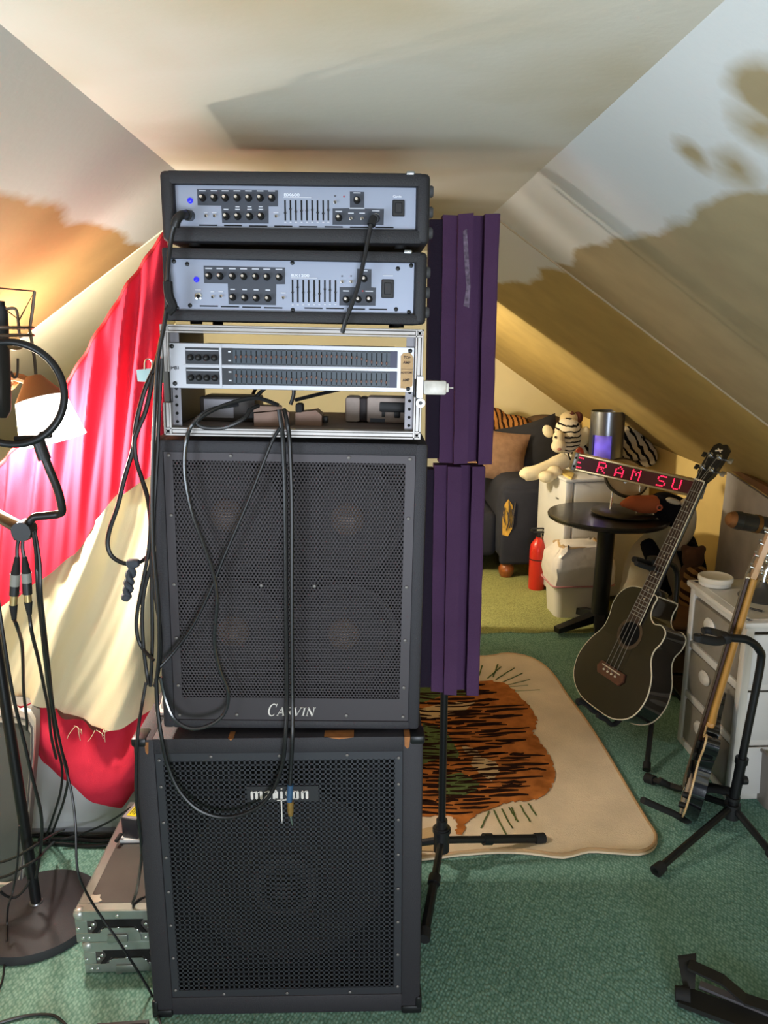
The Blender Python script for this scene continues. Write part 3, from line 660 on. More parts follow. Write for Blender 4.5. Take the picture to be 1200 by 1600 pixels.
foam(x0, ay(753, 900, 2.0).x, .618, 1.255, 2.068, 0, 'lower purple ridged foam panel beside the speaker cabinet grille')

# ------------------------------------------------------------------ tiger rug
def rugpt(px, py, z=.013): return az(px, py, z)
o = [(757, 1027), (792, 1022), (832, 1030), (862, 1052), (888, 1090), (918, 1130), (950, 1180), (985, 1240), (1012, 1285), (1027, 1310), (1022, 1328), (1000, 1337), (960, 1335), (920, 1333), (880, 1342), (830, 1336), (780, 1334), (720, 1338), (660, 1345), (600, 1345), (570, 1200), (590, 1090), (620, 1035), (680, 1025)]
op = [rugpt(*p, .003) for p in catmull([(a, b, 0) for a, b in o], 3, True) for p in [(p.x, p.y)]]
t = thing('tiger_rug', 'cream rug with a woven striped tiger lying on the green carpet beside the stack', 'rug', (op[0].x, op[0].y, 0))
mb = MB(); n = len(op); ctr = sum(op, V()) / n
rng = [[p.lerp(ctr, k) + V((0, 0, h)) for p in op] for k, h in ((0, 0), (0.004, .007), (.02, .011), (.05, .009))]
vs = [q for r_ in rng for q in r_]; fs = [(k * n + i, k * n + (i + 1) % n, (k + 1) * n + (i + 1) % n, (k + 1) * n + i) for k in range(3) for i in range(n)] + [tuple(3 * n + i for i in range(n))]
RUGC = mat('rug_pile', '#e8d4b8', .95, bump=1, bscale=300, vary=.10, vscale=6, spec=.05)
build(mb.add(vs, fs), 'pile', RUGC, t, world=True)
hem = [p.lerp(ctr, .012) + V((0, 0, .009)) for p in op]
build(MB().tube(hem, .006, 6, True), 'hem', mat('rug_hem', '#c09c72', .95, bump=1, bscale=300), t, world=True)
body = [(590, 1090), (650, 1080), (700, 1072), (757, 1065), (790, 1070), (812, 1088), (828, 1105), (838, 1122), (838, 1135), (833, 1145), (840, 1155), (852, 1172), (863, 1195), (866, 1212), (862, 1228), (850, 1243), (830, 1250), (800, 1253), (770, 1262), (748, 1272), (730, 1285), (722, 1302), (712, 1300), (714, 1285), (700, 1275), (650, 1275), (600, 1270)]
random.seed(4); bp = [V((p.x + random.uniform(-2.2, 2.2), p.y + random.uniform(-1.6, 1.6), 0)) for p in catmull([(a, b, 0) for a, b in body], 7, True)]
def flat(poly, z, name, m, kind=None):
    o = build(MB().slab([rugpt(p[0], p[1], z - .003) for p in poly], (0, 0, .003)), name, m, t, world=True)
    if kind: o['kind'] = kind
    return o
flat([(p.x, p.y) for p in bp], .0165, 'tiger_coat', mat('woven_orange', '#b06a34', .95, bump=1, bscale=300, vary=.3, vscale=22, spec=.05))
CREAMW = mat('woven_cream', '#c9ab80', .95, bump=1, bscale=300, spec=.05); GREENW = mat('woven_green', '#5d6b40', .95, bump=1, bscale=300, vary=.25, vscale=60, spec=.05)
for q in ([(650, 1110), (700, 1098), (742, 1098), (728, 1110), (700, 1120), (655, 1125)], [(742, 1180), (775, 1192), (782, 1205), (768, 1222), (750, 1210), (735, 1195)], [(720, 1165), (745, 1172), (752, 1184), (728, 1178)], [(640, 1300), (690, 1290), (690, 1330), (640, 1330)]):
    flat(q, .0172, 'cream_fur', CREAMW)
for q in ([(660, 1130), (690, 1138), (705, 1155), (718, 1180), (712, 1190), (690, 1185), (660, 1195)], [(684, 1215), (720, 1208), (750, 1225), (742, 1238), (712, 1248), (684, 1240)], [(655, 1060), (700, 1066), (735, 1075), (728, 1088), (690, 1088), (655, 1100)]):
    flat(q, .0174, 'woven_grass', GREENW)
random.seed(11); mb = MB(); pg = [(p.x, p.y) for p in bp]
yy = 1068
while yy < 1300:                                             # rows of jagged woven stripes
    x = 596 + random.uniform(0, 20)
    while x < 872:
        ln = random.uniform(20, 85); th = random.uniform(1.6, 3.9) * (1 + (yy - 1068) / 500); y = yy + random.uniform(-2, 2)
        slope = -.10 * math.sin((x - 640) / 60) + .04; k = 4
        p0 = [(x + ln * i / k, y + slope * ln * i / k + random.uniform(-.9, .9)) for i in range(k + 1)]
        if all(inpoly(q[0], q[1] + s_, pg) for q in p0 for s_ in (-1, 2)):
            top = [rugpt(a, b - th / 2 * math.sin(math.pi * (.12 + .76 * i / k)), .0180) for i, (a, b) in enumerate(p0)]
            bot = [rugpt(a, b + th / 2 * math.sin(math.pi * (.12 + .76 * i / k)), .0180) for i, (a, b) in enumerate(p0)]
            mb.slab(top + bot[::-1], (0, 0, -.003))
        x += ln + random.uniform(1, 7)
    yy += 4.0 + (yy - 1068) / 150
o = build(mb, 'tiger_stripes', mat('woven_black', '#2c1a14', .95, bump=1, bscale=300, spec=.05), t, world=True, fix=False); o['kind'] = 'stuff'
mb = MB()
for cx, cy, dx, dy in ((762, 1060, 20, -18), (775, 1062, 28, -18), (786, 1066, 30, -14), (795, 1070, 32, -8), (770, 1058, 8, -20), (780, 1075, 44, -4), (748, 1056, 6, -16), (666, 1052, -2, -18), (676, 1054, 3, -18), (686, 1056, 6, -16), (764, 1268, -12, 26), (772, 1266, 18, 38), (784, 1264, 16, 30), (800, 1262, 6, 20), (812, 1258, 16, 26), (826, 1256, 12, 18), (795, 1262, 14, 22), (806, 1080, 36, -2), (655, 1150, 6, 20), (672, 1170, 8, 22)):
    pts = [(cx + dx * k / 5 + random.uniform(-.8, .8), cy + dy * k / 5) for k in range(6)]
    for a_, b_ in zip(pts[:-1], pts[1:]):
        w_ = 1.1; mb.slab([rugpt(a_[0] - w_, a_[1], .0135), rugpt(a_[0] + w_, a_[1], .0135), rugpt(b_[0] + w_, b_[1], .0135), rugpt(b_[0] - w_, b_[1], .0135)], (0, 0, .002))
o = build(mb, 'grass_strokes', GREENW, t, world=True, fix=False); o['kind'] = 'stuff'

# ------------------------------------------------------------------ back room: sofa
NAVYF = mat('charcoal_upholstery', '#2a2b34', .9, bump=.4, bscale=300, vary=.08, vscale=9, spec=.2)
xa = ay(778, 830, 4.93).x; xb = xa + .325
t = thing('sofa', 'dark upholstered sofa with a torn arm and wooden bun foot beyond the purple foam', 'sofa', (xa - .7, 4.92, .008))
T0 = M.Translation((.70, 0, 0))
ar = build(MB().bx((.70, .0, .10), (1.03, .86, .66), .09, 4).bx((.715, -.012, .09), (1.012, .05, .60), .04, 3), 'arm', NAVYF, t)
torn = MB().prism([(0, 0), (.035, -.01), (.06, .04), (.07, .12), (.055, .2), (.03, .235), (.008, .2), (-.004, .1)], 0, .006, M.Translation((.726, -.012, .30)) @ FRONT)
build(torn, 'exposed_padding', mat('padding_yellow', '#c89a3c', .85, vary=.3, vscale=40), ar, label='yellow padding showing through the torn arm')
mb = MB()
for i in range(9):
    x = .735 + i * .007; z = .32 + random.uniform(0, .1)
    mb.tube([(x, -.02, z), (x + random.uniform(-.012, .012), -.026, z + .05), (x + random.uniform(-.012, .012), -.02, z + random.uniform(.09, .15))], random.uniform(.002, .005), 5)
build(mb, 'torn_threads', mat('shredded_cloth', '#4a4038', .9, vary=.4, vscale=60), ar)
build(MB().bx((-.9, .08, .12), (.71, .84, .42), .05, 3), 'seat', NAVYF, t)
build(MB().bx((-.9, .62, .35), (1.0, .9, .90), .10, 4), 'backrest', NAVYF, t)
ft = build(MB().lathe([(.0, 0), (.036, 0), (.05, .03), (.052, .06), (.035, .085), (.04, .10)], 20, T=M.Translation((.77, .05, 0))), 'bun_foot', mat('brown_wood', '#8a4a1e', .35, coat=.3, vary=.15, vscale=20), t)
f2 = rep(ft, 'bun_foot', t, (.2, .0, 0)); f3 = rep(ft, 'bun_foot', t, (-1.5, 0, 0))
o = ay(838, 742, 5.30)
t = thing('cushion', 'dark charcoal cushion leaning against the sofa back', 'cushion', ay(842, 745, 5.38), (rad(-14), rad(-14), rad(6)), 'cushions on the sofa')
def pillow(w, h, d): return lambda u, v: V(((u - .5) * w * (1 - .12 * (abs(v - .5) * 2) ** 3 * 0), 0, 0))
def pillow_mb(w, h, d):
    mb = MB()
    for s_ in (-1, 1):
        mb.grid(lambda u, v: V(((u - .5) * w * (1 - .10 * math.sin(math.pi * v)), s_ * d / 2 * (max(0, math.sin(math.pi * u)) * max(0, math.sin(math.pi * v))) ** .5, h / 2 + (v - .5) * h * (1 - .10 * math.sin(math.pi * u)))), 14, 14)
    return mb
build(pillow_mb(.46, .40, .17), 'cover', mat('black_cotton', '#25252c', .9, bump=.3, bscale=300), t)
t = thing('cushion', 'tan brown furry cushion on the sofa seat beside the foam', 'cushion', ay(768, 752, 5.22), (rad(-16), rad(10), rad(4)), 'cushions on the sofa')
build(pillow_mb(.46, .36, .16), 'cover', mat('tan_fur', '#8a6a52', .95, bump=1, bscale=160, vary=.15, vscale=30), t)
t = thing('cushion', 'brown cushion lying on top of the sofa back', 'cushion', ay(850, 668, 5.7), (0, 0, rad(3)), 'cushions on the sofa')
build(MB().ell((0, 0, .02), (.17, .12, .075), 20, 12), 'cover', mat('brown_fur', '#5c4630', .95, bump=1, bscale=160), t)

def stripes(name, base, dark, scale, dist, rot=(0, 0, 0), lo=.45, hi=.55):
    if name in MATS: return MATS[name]
    m = mat(name, base, .95, spec=.1); nt = m.node_tree; L = nt.links.new; N = nt.nodes.new; b = nt.nodes['Principled BSDF']
    tc = N('ShaderNodeTexCoord'); mp = N('ShaderNodeMapping'); mp.inputs['Rotation'].default_value = rot; L(tc.outputs['Object'], mp.inputs[0])
    w = N('ShaderNodeTexWave'); w.inputs['Scale'].default_value = scale; w.inputs['Distortion'].default_value = dist; w.inputs['Detail'].default_value = 2; w.inputs['Detail Scale'].default_value = 1.6
    L(mp.outputs[0], w.inputs['Vector']); r = N('ShaderNodeMapRange'); L(w.outputs['Fac'], r.inputs[0]); r.inputs[1].default_value = lo; r.inputs[2].default_value = hi
    mx = N('ShaderNodeMix'); mx.data_type = 'RGBA'; L(r.outputs[0], mx.inputs[0]); mx.inputs[6].default_value = lin(dark); mx.inputs[7].default_value = lin(base); L(mx.outputs[2], b.inputs['Base Color'])
    n = N('ShaderNodeTexNoise'); n.inputs['Scale'].default_value = 220; L(tc.outputs['Object'], n.inputs['Vector'])
    bp = N('ShaderNodeBump'); bp.inputs['Strength'].default_value = .7; bp.inputs['Distance'].default_value = .003; L(n.outputs['Fac'], bp.inputs['Height']); L(bp.outputs[0], b.inputs['Normal'])
    return m
def E(mb, px, py, Y, rx, rz, ry=None, rot=0, dz=0):          # ellipsoid seen at a place with radii in metres
    mb.ell(ay(px, py, Y) + V((0, 0, dz)), (rx, ry or min(rx, rz), rz), 18, 12, R=M.Rotation(rad(rot), 3, 'Y')); return mb

# orange tiger on the sofa back
c = ay(795, 672, 5.62)
t = thing('plush_tiger', 'orange striped plush tiger lying along the top of the sofa back', 'plush toy', (c.x, c.y, c.z - .05))
mb = MB(); E(mb, 785, 663, 5.62, .20, .07, .08, -4); E(mb, 812, 666, 5.6, .10, .06, .08); E(mb, 800, 676, 5.56, .07, .04, .05); E(mb, 770, 655, 5.62, .10, .085, .09)
remeshed(mb, 'body', stripes('tiger_plush_orange', '#a8713a', '#2a1a10', 9, 3.2, (0, rad(10), 0), .30, .42), t, .012)
mb = MB(); E(mb, 804, 680, 5.53, .075, .025, .05); remeshed(mb, 'paw', mat('plush_buff', '#b98e5a', .95, bump=.7, bscale=200), t, .008)

# ------------------------------------------------------------------ small fridge
p1 = az(900, 952, .008); p0 = az(855, 930, .008)
cA = ay(898, 760, 4.42); cA.z = 0
t = thing('mini_fridge', 'small white fridge behind the round table with toys and lamp on top', 'fridge', (cA.x, 4.42, .008), (0, 0, rad(9)))
FR = mat('fridge_enamel', '#d5d3d0', .35, vary=.03, vscale=5)
build(MB().bx((.0, .0, .03), (.47, .43, .735), .012, 2), 'body', FR, t)
build(MB().bx((-.052, .004, .03), (-.004, .43, .742), .012, 2), 'door', FR, t)
build(MB().bx((-.055, .0, .735), (.475, .44, .755), .006, 2), 'top', FR, t)
build(MB().bx((-.0535, .10, .615), (-.05, .14, .625)), 'maker_plate', mat('plate_grey', '#8d8a84', .4, .4), t)
for x in (.03, .43):
    for y in (.04, .4): build(MB().cyl((x, y, 0), (x, y, .032), .018), 'foot', BLACK, t)
build(MB().bx((-.003, .02, .05), (.001, .42, .73)), 'door_gasket', mat('gasket_grey', '#6b6a68', .7), t)
ftop = .763
# yellow ruler-like packet on the front edge
q = [apl(x, y, (0, 0, ftop), (0, 0, 1)) for x, y in ((861, 733), (866, 727), (897, 742), (893, 750))]
t = thing('ruler', 'flat pale yellow plastic strip lying on the fridge corner', 'ruler', q[0])
build(MB().slab(q, (0, 0, .01)), 'strip', mat('yellow_plastic', '#d8bc6a', .4), t, world=True)
# cylinder lamp
c = apl(944, 741, (0, 0, ftop), (0, 0, 1)); c.z = ftop
t = thing('cylinder_lamp', 'dark metallic cylinder lamp with a glowing violet window, on the fridge', 'lamp', c)
GUN = mat('gunmetal', '#7c7f88', .28, .9)
r_ = .098; hb = .375
th0, th1 = rad(-158), rad(-88)
mb = MB(); nA = 40
def ringpts(r, z, a0, a1, n): return [V((r * math.cos(a0 + (a1 - a0) * k / n), r * math.sin(a0 + (a1 - a0) * k / n), z)) for k in range(n + 1)]
mb.lathe([(r_, .24), (r_, hb), (r_ - .006, hb), (r_ - .006, .24)], 48); mb.lathe([(r_, 0), (r_, .05), (r_ - .006, .05), (r_ - .006, 0)], 48)
A_ = ringpts(r_, .05, th1, th0 + 2 * math.pi, 32); B_ = ringpts(r_, .24, th1, th0 + 2 * math.pi, 32); C_ = ringpts(r_ - .006, .05, th1, th0 + 2 * math.pi, 32); D_ = ringpts(r_ - .006, .24, th1, th0 + 2 * math.pi, 32)
n = 33; mb.add(A_ + B_ + C_ + D_, [(k, k + 1, n + k + 1, n + k) for k in range(32)] + [(2 * n + k, 3 * n + k, 3 * n + k + 1, 2 * n + k + 1) for k in range(32)] + [(0, n, 3 * n, 2 * n), (32, 2 * n + 32, 3 * n + 32, n + 32)])
mb.lathe([(0, hb - .012), (r_ - .006, hb - .012), (r_ - .006, hb - .02), (0, hb - .02)], 32)
build(mb, 'housing', GUN, t)
A_ = ringpts(r_ - .012, .05, th0, th1, 14); B_ = ringpts(r_ - .012, .24, th0, th1, 14)
gm = mat('violet_glow', '#5a4a80', .3, emit=('#6a58d8', .55))
nt = gm.node_tree; tc = nt.nodes.new('ShaderNodeTexCoord'); nn = nt.nodes.new('ShaderNodeTexNoise'); nn.inputs['Scale'].default_value = 11; nn.inputs['Detail'].default_value = 1
nt.links.new(tc.outputs['Object'], nn.inputs['Vector']); rr = nt.nodes.new('ShaderNodeMapRange'); nt.links.new(nn.outputs['Fac'], rr.inputs[0]); rr.inputs[1].default_value = .35; rr.inputs[2].default_value = .65; rr.inputs[3].default_value = .25; rr.inputs[4].default_value = 1.1
nt.links.new(rr.outputs[0], nt.nodes['Principled BSDF'].inputs['Emission Strength'])
build(MB().add(A_ + B_, [(k, k + 1, 15 + k + 1, 15 + k) for k in range(14)]), 'glowing_window', gm, t)
# white tiger
c = apl(930, 738, (0, 0, ftop), (0, 0, 1))
WT = stripes('tiger_plush_white', '#d6cbb4', '#1c1a1a', 8.5, 4.5, (0, rad(35), rad(20)), .24, .36)
CREAMP = mat('plush_cream', '#d8c9a8', .95, bump=.7, bscale=200)
t = thing('plush_tiger', 'big white striped plush tiger on the fridge with a paw over the sofa arm', 'plush toy', (c.x, 4.7, ftop))
YT = 4.80
mb = MB(); E(mb, 975, 695, YT, .14, .12, .13, 12); E(mb, 945, 700, YT, .17, .11, .13); E(mb, 905, 712, YT, .10, .13, .11); E(mb, 1003, 708, YT - .03, .075, .09, .08)
E(mb, 985, 722, YT - .08, .11, .035, .05); mb.tube(catmull([ay(1000, 690, YT - .02), ay(1020, 705, YT - .06), ay(1018, 722, YT - .1), ay(990, 726, YT - .16)], 6), .024, 10)
remeshed(mb, 'body', WT, t, .010)
mb = MB(); E(mb, 886, 683, YT - .10, .088, .098, .09); E(mb, 887, 668, YT - .10, .075, .06, .06)
hd = remeshed(mb, 'head', stripes('tiger_face_white', '#dccfb8', '#1c1a1a', 11, 3.0, (0, rad(90), rad(15)), .16, .27), t, .008)
mb = MB(); E(mb, 873, 697, YT - .185, .046, .04, .045); E(mb, 873, 684, YT - .17, .035, .045, .04); remeshed(mb, 'muzzle', CREAMP, hd, .006)
for a_ in ((856, 674, YT - .10, .032, .042, .02, -30), (912, 682, YT - .12, .042, .062, .03, 15)): remeshed(E(MB(), *a_), 'ear', CREAMP, hd, .006)
mb = MB(); E(mb, 874, 702, YT - .232, .014, .009, .008)
build(mb, 'nose', mat('plush_pink', '#b07a6a', .6), hd, world=True)
for x_, y_ in ((868, 683), (889, 684)): build(E(MB(), x_, y_, YT - .20, .008, .008), 'eye', mat('glass_eye', '#241d1a', .1), hd, world=True)
mb = MB(); mb.tube(catmull([ay(884, 718, YT - .12), ay(862, 728, YT - .16), ay(838, 738, YT - .2), ay(820, 741, YT - .2)], 5), [.05] * 5 + [.045] * 5 + [.045] * 6, 12); E(mb, 820, 740, YT - .2, .035, .03, .04)
remeshed(mb, 'foreleg', CREAMP, t, .008)
mb = MB(); E(mb, 854, 745, YT - .26, .05, .036, .05); E(mb, 866, 738, YT - .22, .05, .04, .05); remeshed(mb, 'foreleg', CREAMP, t, .008)
# little tiger head peeking behind
t = thing('plush_toy', 'small cream plush toy with brown hair peeping over the white tiger', 'plush toy', ay(892, 668, 4.9))
mb = MB(); E(mb, 889, 654, 4.88, .06, .045, .05); E(mb, 892, 668, 4.9, .07, .06, .06); remeshed(mb, 'body', mat('plush_buff2', '#c0ad88', .95, bump=.7, bscale=200), t, .008)
mb = MB(); E(mb, 902, 653, 4.9, .035, .04, .05, 20); E(mb, 892, 647, 4.87, .028, .012, .03); mb.cyl(ay(894, 647, 4.88), ay(894, 642, 4.88), .008); remeshed(mb, 'hair', mat('plush_maroon', '#5a2c22', .95, bump=.7, bscale=200), t, .006)

# ------------------------------------------------------------------ bistro table with sign
TC = az(935, 985, .0); TC = V((TC.x + .01, 4.04, 0)); th = .645
tcx = ay(946, 806, 4.04).x
t = thing('round_table', 'small round black bistro table on a single column, before the white fridge', 'table', (tcx, 4.04, 0), (0, rad(1.2), 0))
TB = mat('table_black', '#24221f', .28, vary=.12, vscale=12, coat=.15)
build(MB().lathe([(0, th - .03), (.300, th - .03), (.312, th - .022), (.315, th - .008), (.310, th), (0, th)], 64), 'tabletop', TB, t)
build(MB().tube([(-.0, 0, .05), (-.0, 0, th - .05)], .046, 24).cyl((0, 0, th - .055), (0, 0, th - .028), .10, n=24), 'column', DKMETAL, t)
for a_ in (200, 255, 20, 110):
    c_, s_ = math.cos(rad(a_)), math.sin(rad(a_)); w_ = V((-s_, c_, 0)) * .03
    p = V((0, 0, .055)); q = V((c_ * .27, s_ * .27, .012))
    build(MB().add([p + w_, p - w_, q - w_ * .8, q + w_ * .8] + [v_ + V((0, 0, .028 if i > 1 else .05)) for i, v_ in enumerate([p + w_, p - w_, q - w_ * .8, q + w_ * .8])], [(0, 1, 2, 3), (7, 6, 5, 4), (0, 4, 5, 1), (1, 5, 6, 2), (2, 6, 7, 3), (3, 7, 4, 0)]).add([q + V((0, 0, -.008))], []), 'foot', DKMETAL, t)
tz = th + .002
bc = apl(975, 803, (0, 0, tz), (0, 0, 1))
t = thing('display_stand', 'two-legged stand with a round tilted plate, on the round black table', 'stand', (bc.x, bc.y, tz + .004), (0, rad(2.0), 0))
build(MB().lathe([(0, 0), (.17, 0), (.172, .006), (.165, .012), (.05, .018), (0, .018)], 48, T=M.Rotation(0, 4, 'Z')), 'base', mat('dark_bronze', '#3a362e', .35, .4), t)
for x_, y_ in ((-.072, .01), (.058, -.03)):
    build(MB().cyl((x_, y_, .012), (x_ + .012, y_ + .03, .17), .0065, n=12), 'rod', CHROME, t)
TD = M.Translation((.005, .04, .184)) @ M.Rotation(rad(0), 4, 'X') @ M.Rotation(rad(6), 4, 'Y')
pl_ = build(MB().lathe([(0, -.008), (.110, -.008), (.116, 0), (.110, .006), (0, .006)], 48, T=TD @ M.Rotation(rad(50), 4, 'X')), 'plate', mat('plate_beige', '#a08c6c', .5), t)
build(MB().cyl(ay(977, 753, 4.03), ay(977, 753, 3.97), .008), 'centre_knob', CHROME, pl_, world=True)
build(MB().lathe([(.110, -.010), (.119, -.010), (.119, .008), (.110, .008), (.110, -.010)], 48, T=TD @ M.Rotation(rad(50), 4, 'X')), 'rim', mat('dark_bronze', '#3a362e', .35, .4), pl_)
# LED message sign
YS_ = 3.86
p = ay(893, 734, YS_); q = ay(1084, 777, YS_ - .03); up_ = ay(890, 708, YS_)
X_ = q - p; Tm = frame_T(p, X_, up_ - p)
Ls = X_.length + .03; Hs = .088
t = thing('led_sign', 'slim scrolling sign with red dot letters standing over the round table', 'sign', p)
t.matrix_basis = Tm                                           # local x along the sign, y up, z towards the viewer
BRASS = mat('pale_gold_trim', '#cdb486', .35, .7)
build(MB().bx((0, .004, -.05), (Ls, Hs - .004, -.002), .004), 'housing', DKMETAL, t)
build(MB().bx((.018, .012, -.003), (Ls - .016, Hs - .012, .0005)), 'screen', mat('red_screen', '#34060c', .25, emit=('#50060e', .25)), t)
build(MB().bx((0, Hs - .012, -.05), (Ls, Hs, .005), .002), 'top_trim', BRASS, t); build(MB().bx((0, 0, -.05), (Ls, .012, .005), .002), 'bottom_trim', BRASS, t)
for x_, w_ in ((-.006, .026), (Ls - .026, .040)):
    ec = build(MB().bx((x_, -.002, -.052), (x_ + w_, Hs + .002, .006), .006), 'end_cap', mat('end_grey', '#9a968e', .4, .5), t)
    for zz in (.24, .72): build(MB().cyl((x_ + w_ / 2 - .002, Hs * zz, .004), (x_ + w_ / 2 - .002, Hs * zz, .0066), .006, n=14), 'cap_hole', HOLLOW, ec)
FONT = {'E': ('11111', '10000', '10000', '11110', '10000', '10000', '11111'), 'R': ('11110', '10001', '10001', '11110', '10100', '10010', '10001'), 'A': ('00100', '01010', '10001', '10001', '11111', '10001', '10001'),
        'M': ('10001', '11011', '10101', '10101', '10001', '10001', '10001'), 'S': ('01111', '10000', '10000', '01110', '00001', '00001', '11110'), 'U': ('10001', '10001', '10001', '10001', '10001', '10001', '01110')}
mb = MB(); pt = .0078
for ch, fx0, nc in (('E', .022, 3), ('R', .125, 5), ('A', .215, 5), ('M', .300, 5), ('S', .432, 5), ('U', .510, 5)):
    for r, row in enumerate(FONT[ch]):
        for c_ in range(5):
            cc = c_ - (5 - nc)
            if row[c_] == '1' and cc >= 0:
                x_ = fx0 + cc * pt * 1.18; y_ = Hs / 2 + (3 - r) * pt * 1.02; mb.bx((x_ - .0030, y_ - .0030, 0), (x_ + .0030, y_ + .0030, .0012))
build(mb, 'lettering', mat('led_red', '#ff2050', .4, emit=('#ff1f4a', 2.6)), t, fix=False, label='red dot-matrix letters')
kb = ay(905, 702, YS_ + .03)
t = thing('red_beacon', 'small red dome lamp at the left top of the dot sign', 'lamp', ay(905, 712, YS_ + .03))
build(MB().lathe([(.022, 0), (.023, .02), (.018, .034), (.008, .042), (0, .043)], 20), 'dome', mat('red_dome', '#b03a22', .3), t)
build(MB().cyl((0, 0, -.012), (0, 0, 0), .02), 'base', DKMETAL, t)

# ------------------------------------------------------------------ bin, extinguisher
c = az(905, 975, .004); bz = .004
t = thing('waste_bin', 'white waste bin lined with a white bag, behind the table column', 'bin', (c.x + .03, 4.30, bz), (0, 0, rad(4)))
BINW = mat('bin_white', '#d2cdc6', .4)
def sq(w, d, z, r=.04, n=5):
    o = []
    for cx_, cy_, a0 in ((w / 2 - r, d / 2 - r, 0), (-w / 2 + r, d / 2 - r, 90), (-w / 2 + r, -d / 2 + r, 180), (w / 2 - r, -d / 2 + r, 270)):
        o += [V((cx_ + r * math.cos(rad(a0 + 90 * k / n)), cy_ + r * math.sin(rad(a0 + 90 * k / n)), z)) for k in range(n + 1)]
    return o
def loft(rings, cap0=True, cap1=False):
    mb = MB(); n = len(rings[0]); vs = [q for r in rings for q in r]
    fs = [(k * n + i, k * n + (i + 1) % n, (k + 1) * n + (i + 1) % n, (k + 1) * n + i) for k in range(len(rings) - 1) for i in range(n)]
    if cap0: fs.append(tuple(range(n))[::-1])
    if cap1: fs.append(tuple((len(rings) - 1) * n + i for i in range(n)))
    return mb.add(vs, fs)
build(loft([sq(.30, .20, 0), sq(.34, .24, .30), sq(.33, .23, .30), sq(.29, .19, .02)]), 'bin_body', BINW, t)
random.seed(5)
def crum(r, a): return [q + V((random.uniform(-a, a), random.uniform(-a, a), random.uniform(-a, a))) for q in r]
build(loft([crum(sq(.355, .255, .19), .006), crum(sq(.36, .26, .25), .008), crum(sq(.365, .265, .30), .006), crum(sq(.34, .24, .35), .010), crum(sq(.28, .19, .40), .014), crum(sq(.22, .15, .415), .014)], False, True), 'bag', mat('bag_film', '#d9d0c8', .3, bump=1, bscale=30, vary=.06, vscale=14), t, label='white plastic bag folded over the rim')
build(MB().tube([q for q in sq(.362, .262, .195)], .005, 6, True), 'drawstring', mat('pink_string', '#b0787c', .6), t)
build(MB().tube(crum([q + V((0, 0, .41)) for q in sq(.24, .16, 0)], .012), .010, 6, True), 'bag_hem', mat('bag_hem', '#b99a70', .6), t)

c = az(838, 919, .008)
t = thing('fire_extinguisher', 'red fire extinguisher standing on the carpet beside the sofa arm', 'extinguisher', c)
RED = mat('extinguisher_red', '#c3271c', .3, coat=.3)
build(MB().lathe([(.050, 0), (.052, .01), (.052, .25), (.047, .285), (.028, .315), (.018, .325), (.018, .335), (0, .335)], 28), 'cylinder', RED, t)
build(MB().lathe([(.0527, .192), (.0527, .198), (.0522, .198)], 28), 'band', BLACK, t)
vl = build(MB().cyl((0, 0, .335), (0, 0, .365), .013).bx((-.035, -.012, .362), (.06, .012, .372), .002).bx((-.05, -.009, .385), (.05, .009, .393), .002).tube([(-.02, 0, .366), (-.05, 0, .375), (-.055, 0, .388)], .005), 'valve', BLACK, t)
build(MB().tube(catmull([(.02, 0, .35), (.055, 0, .34), (.062, 0, .28), (.058, 0, .22)], 5), .007), 'hose', RUBBER, t)

# ------------------------------------------------------------------ penguin and other plush
YP = 4.02
c = ay(1035, 940, YP)
t = thing('plush_penguin', 'large plush penguin with an orange bill, standing behind the black acoustic bass', 'plush toy', (c.x, YP, .0))
PB = mat('plush_black', '#15141a', .95, bump=.6, bscale=200, spec=.1); PW_ = mat('plush_white', '#c9bca4', .95, bump=.6, bscale=200, spec=.1)
mb = MB(); E(mb, 1018, 905, YP, .155, .26, .14); E(mb, 1042, 822, YP, .125, .14, .12); E(mb, 1000, 930, YP - .02, .11, .15, .12)
mb.v = [V((q.x, q.y, max(q.z, .012))) for q in mb.v]
remeshed(mb, 'body', PW_, t, .012)
mb = MB(); E(mb, 1049, 804, YP - .012, .112, .105, .122, 10); E(mb, 1038, 785, YP, .08, .055, .09); remeshed(mb, 'head', PB, t, .010)
mb = MB(); E(mb, 1052, 783, YP - .10, .042, .017, .03, 18); remeshed(mb, 'brow_patch', PW_, t, .006)
mb = MB(); mb.tube(catmull([ay(1068, 782, YP - .09), ay(1078, 802, YP - .08), ay(1074, 832, YP - .10), ay(1054, 856, YP - .13)], 6), [.018] + [.034] * 17 + [.03], 10); remeshed(mb, 'cheek_band', PW_, t, .007)
mb = MB(); mb.tube([ay(1022, 788, YP - .06), ay(1003, 788, YP - .09), ay(985, 785, YP - .12), ay(970, 788, YP - .14)], [.05, .048, .036, .012], 16); remeshed(mb, 'bill', mat('plush_orange', '#b0582c', .9, bump=.4, bscale=200), t, .007)
e = build(MB().lathe([(.009, 0), (.016, .0), (.017, .004), (.012, .006), (.009, .004)], 20, T=M.Translation(ay(1030, 793, YP - .118)) @ M.Rotation(rad(90), 4, 'X')), 'eye_ring', mat('eye_orange', '#c8603a', .6), t, world=True)
build(E(MB(), 1030, 793, YP - .118, .009, .009), 'pupil', mat('glass_eye', '#241d1a', .1), e, world=True)
mb = MB(); mb.tube(catmull([ay(1070, 850, YP - .06), ay(1082, 880, YP - .04), ay(1086, 915, YP - .02), ay(1075, 945, YP - .04)], 5), [.04, .05, .06, .062, .064, .066, .066, .066, .066, .06, .055, .05, .045, .04, .03, .02], 12); E(mb, 1072, 880, YP + .03, .06, .17, .1)
remeshed(mb, 'wing', PB, t, .009)
